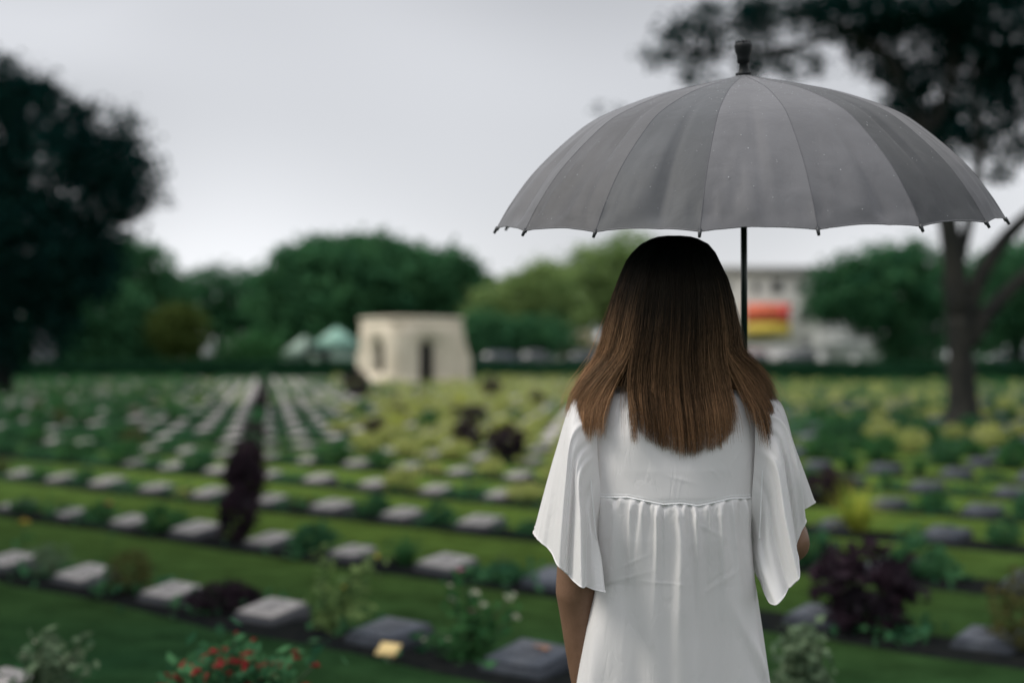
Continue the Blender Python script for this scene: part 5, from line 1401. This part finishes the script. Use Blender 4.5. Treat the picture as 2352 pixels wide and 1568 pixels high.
# ---------------------------------------------------------------- the umbrella
UR, UH, NR = 0.5026, 0.2975, 16
rng = np.random.default_rng(13)
um = empty('umbrella'); um.matrix_world = UMAT
tag(um, 'dark grey sixteen panelled umbrella with rain drops held over her head', 'umbrella')
pr_r = np.array([0, 0.022, 0.06, 0.2, 0.383, 0.585, 0.705, 0.843, 0.94, 1.0])
pr_h = np.array([1.0, 0.992, 0.972, 0.925, 0.852, 0.722, 0.585, 0.373, 0.165, 0.0])
tq = np.linspace(0, 1, 400); prof = catmull(np.stack([pr_r, pr_h], 1), 400)
def prof_at(t):
    L = np.concatenate([[0], np.cumsum(np.hypot(*np.diff(prof, axis=0).T))]); L /= L[-1]
    return np.interp(t, L, prof[:, 0]), np.interp(t, L, prof[:, 1])
def umb_mat(name, c):
    m, t, b = material(name)
    tc = N(t, 'ShaderNodeTexCoord')
    n1 = N(t, 'ShaderNodeTexNoise'); set_in(n1, Scale=5.0, Detail=6.0, Roughness=0.65); t.links.new(tc.outputs['Object'], n1.inputs['Vector'])
    mr = N(t, 'ShaderNodeMapRange'); set_in(mr, From_Min=0.3, From_Max=0.7, To_Min=0.80, To_Max=1.18); t.links.new(n1.outputs['Fac'], mr.inputs['Value'])
    sc = N(t, 'ShaderNodeVectorMath', operation='SCALE'); sc.inputs[0].default_value = c; oi = N(t, 'ShaderNodeObjectInfo'); ob = N(t, 'ShaderNodeVectorMath', operation='MULTIPLY'); ob.inputs[0].default_value = c; t.links.new(oi.outputs['Color'], ob.inputs[1]); t.links.new(ob.outputs[0], sc.inputs[0]); t.links.new(mr.outputs[0], sc.inputs['Scale']); t.links.new(sc.outputs[0], b.inputs['Base Color'])
    set_in(b, Roughness=0.62); b.inputs['Specular IOR Level'].default_value = 0.35; b.inputs['Sheen Weight'].default_value = 0.12
    n2 = N(t, 'ShaderNodeTexNoise'); set_in(n2, Scale=700.0, Detail=2.0); t.links.new(tc.outputs['Object'], n2.inputs['Vector'])
    n3 = N(t, 'ShaderNodeTexNoise'); set_in(n3, Scale=14.0, Detail=4.0, Distortion=1.0); t.links.new(tc.outputs['Object'], n3.inputs['Vector'])
    b1 = N(t, 'ShaderNodeBump'); set_in(b1, Strength=0.22, Distance=0.01); t.links.new(n3.outputs['Fac'], b1.inputs['Height'])
    b2 = N(t, 'ShaderNodeBump'); set_in(b2, Strength=0.12, Distance=0.001); t.links.new(n2.outputs['Fac'], b2.inputs['Height']); t.links.new(b1.outputs[0], b2.inputs['Normal'])
    t.links.new(b2.outputs[0], b.inputs['Normal'])
    return m
M['umb'] = umb_mat('grey_umbrella_cloth', (0.094, 0.094, 0.101))
M['umb_black'] = surf('black_umbrella_plastic', (0.007, 0.009, 0.010), (0.010, 0.012, 0.013), 30, 0.55, spec=0.2)
M['umb_metal'] = surf('dark_umbrella_metal', (0.03, 0.032, 0.036), (0.02, 0.022, 0.025), 40, 0.35, spec=0.5)
M['pole'] = surf('dark_green_pole', (0.006, 0.022, 0.020), (0.005, 0.018, 0.016), 30, 0.3, spec=0.5)
M['seam_thread'] = surf('grey_thread', (0.10, 0.10, 0.11), (0.08, 0.08, 0.09), 60, 0.7)
A0 = R(4.75); DA = 2*math.pi/NR
def rib_pt(a, t):
    r, h = prof_at(t); return np.stack([UR*r*np.sin(a), -UR*r*np.cos(a), UH*h], -1)
nt_, nu_ = 60, 17
def canopy_pts(k, t, u, r_):
    """panel k between rib k and k+1: the cloth spans flat between the ribs, its hem cut in a shallow bow"""
    a0 = A0+k*DA; am = a0+DA/2
    a = a0+DA*u
    tt_ = t*(1-0.017*4*u*(1-u)*smooth(0.55, 1, t)*0.9)
    r, h = prof_at(tt_)
    flat = math.cos(DA/2)/np.cos(a-am)
    sag = 0.5+0.5*flat
    rr = UR*r*(1-(1-sag)*1.15)
    z = UH*h
    # creases that run from the hem corners, and a slack middle
    x0, x1, amp, ln = r_
    cre = -0.0022*np.exp(-((u-(0.5+x0*t))/0.05)**2)*smooth(0.25, 0.7, t)+0.002*np.exp(-((u-(0.12+0.55*(1-t)*x1))/0.035)**2)*smooth(0.45, 0.85, t)
    cre += 0.0018*np.sin(u*9+amp*7+t*5)*smooth(0.3, 1, t)*np.sin(math.pi*u)
    cre -= 0.003*np.exp(-((u-0.06)/0.05)**2-((t-0.93)/0.05)**2)+0.003*np.exp(-((u-0.94)/0.05)**2-((t-0.93)/0.05)**2)
    cre *= (1-0.85*smooth(0.93, 1, t))*3.4*np.sin(math.pi*u)**0.5
    nrm = np.stack([np.sin(a)*0.75, -np.cos(a)*0.75, np.full_like(a, 0.65)], -1)
    return np.stack([rr*np.sin(a), -rr*np.cos(a), z], -1)+nrm*cre[..., None]
PANEL_SHADE = {15: 1.24, 0: 1.06, 1: 0.36, 2: 0.85, 14: 0.66, 13: 0.80, 12: 1.2, 11: 0.95}      # light and shade of each panel, put into its cloth colour
panel_r = [(rng.uniform(-.25, .25), rng.uniform(.3, 1.2), rng.random(), 0) for _ in range(NR)]
TT = np.linspace(0.012, 1, nt_)**0.9; UU = np.linspace(0, 1, nu_)
for k in range(NR):
    t, u = np.meshgrid(TT, UU, indexing='ij')
    G = canopy_pts(k, t, u, panel_r[k])
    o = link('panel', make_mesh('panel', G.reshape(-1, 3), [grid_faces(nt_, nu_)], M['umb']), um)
    v_ = PANEL_SHADE.get(k, rng.uniform(0.85, 1.1)); o.color = (v_, v_*(1.0 if v_ > 0.7 else 1.06), v_*(1.0 if v_ > 0.7 else 1.08), 1)
    mb = MB(); mb.tube(G[-1], 0.0014, 5, cap=False); mb.build('hem', M['umb'], o)
    a = A0+k*DA
    mb = MB(); c_ = rib_pt(a, np.linspace(0.02, 1.0, 40)); c_[:, 2] -= 0.004; c_[:, :2] *= 0.997
    mb.tube(c_, 0.0016, 5); rib = mb.build('rib', M['umb_metal'], um)
    e0, e1 = rib_pt(a, np.array([0.97, 1.0])); d_ = (e1-e0)/np.linalg.norm(e1-e0)
    mb = MB(); mb.tube([e1-d_*0.004, e1+d_*0.002, e1+d_*0.011], [0.0032, 0.0032, 0.0026], 8); mb.build('rib_tip', M['umb_metal'], rib)
    mb = MB(); c_ = rib_pt(a, np.linspace(0.03, 0.995, 60)); nn = np.array((math.sin(a)*0.7, -math.cos(a)*0.7, 0.7)); mb.tube(c_-nn*0.0001, 0.0008, 5); mb.build('seam', M['seam_thread'], rib)
    s0 = rib_pt(a, np.array([0.55]))[0]-np.array((0, 0, 0.004)); mb = MB(); mb.tube([s0, (0.011*math.sin(a), -0.011*math.cos(a), 0.09)], 0.0014, 5); mb.build('stretcher', M['umb_metal'], rib)
mb = MB(); mb.tube([(0, 0, UH+0.02), (0, 0, -0.60)], 0.0066, 14); mb.build('pole', M['pole'], um)
mb = MB(); mb.tube([(0, 0, 0.07), (0, 0, 0.075), (0, 0, 0.105), (0, 0, 0.11)], [0.009, 0.013, 0.013, 0.009], 14); mb.build('runner', M['umb_black'], um)
mb = MB(); mb.tube([(0, 0, -0.40), (0, 0, -0.41), (0, 0, -0.62), (0, 0, -0.63)], [0.010, 0.013, 0.015, 0.011], 14); mb.build('handle', M['umb_black'], um)
fz = UH
fin = [(0.0, 0.019), (0.004, 0.0195), (0.006, 0.013), (0.012, 0.011), (0.022, 0.010), (0.0235, 0.012), (0.024, 0.0145), (0.034, 0.0155), (0.040, 0.0165), (0.046, 0.0195), (0.056, 0.0215), (0.060, 0.0215), (0.062, 0.0195), (0.065, 0.016), (0.0655, 0.001)]
mb = MB(); mb.tube([(0, 0, fz+z-0.003) for z, r in fin], [r*0.82 for z, r in fin], 24, up=(1, 0, 0)); fo = mb.build('ferrule', M['umb_black'], um)
mb = MB()
for k in range(18):
    a = k*2.4; r = 0.0145*math.sqrt((k+0.5)/18)
    mb.tube([(r*math.cos(a), r*math.sin(a), fz+0.060), (r*math.cos(a), r*math.sin(a), fz+0.0635), (r*math.cos(a), r*math.sin(a), fz+0.0655)], [0.0016, 0.0016, 0.0008], 6)
mb.build('grip_studs', M['umb_black'], fo)
# rain drops standing on the cloth
m, t, b = material('rain_drops'); M['drops'] = m
b.inputs['Base Color'].default_value = (0.85, 0.87, 0.9, 1); set_in(b, Roughness=0.05, IOR=1.33); b.inputs['Transmission Weight'].default_value = 0.6
Vd, Qd, n = [], [], 0
hemi = []
for z_, r_ in ((0.0, 1.0), (0.45, 0.85), (0.75, 0.4)):
    for q in range(6): hemi.append((r_*math.cos(q*math.pi/3), r_*math.sin(q*math.pi/3), z_))
hemi = np.array(hemi); hq = np.vstack([grid_faces(3, 6, True), [(12, 13, 14, 15), (12, 15, 16, 17)]])
for _ in range(4500):
    k = int(rng.integers(NR)); tt_ = rng.random()**1.5
    if rng.random() > 0.3+0.7*np.exp(-(tt_/0.3)**2): continue
    u_ = rng.random()
    p = canopy_pts(k, np.array([tt_*0.97+0.02]), np.array([u_]), panel_r[k])[0]
    p1 = canopy_pts(k, np.array([min(tt_*0.97+0.03, 1)]), np.array([u_]), panel_r[k])[0]
    p2 = canopy_pts(k, np.array([tt_*0.97+0.02]), np.array([min(u_+0.02, 1)]), panel_r[k])[0]
    e1 = p1-p; e1 /= np.linalg.norm(e1)+1e-9; e2 = p2-p; nn = np.cross(e2, e1); nn /= np.linalg.norm(nn)+1e-9
    if nn[2] < 0: nn = -nn
    e2 = np.cross(nn, e1)
    r_ = abs(rng.normal())*0.0004+0.0003
    Vd.append(p+r_*(hemi[:, :1]*e1+hemi[:, 1:2]*e2+hemi[:, 2:]*0.8*nn)); Qd.append(hq+n); n += 18
o = link('rain_drops', make_mesh('rain_drops', np.vstack(Vd), [np.vstack(Qd)], M['drops']), um); o['kind'] = 'stuff'
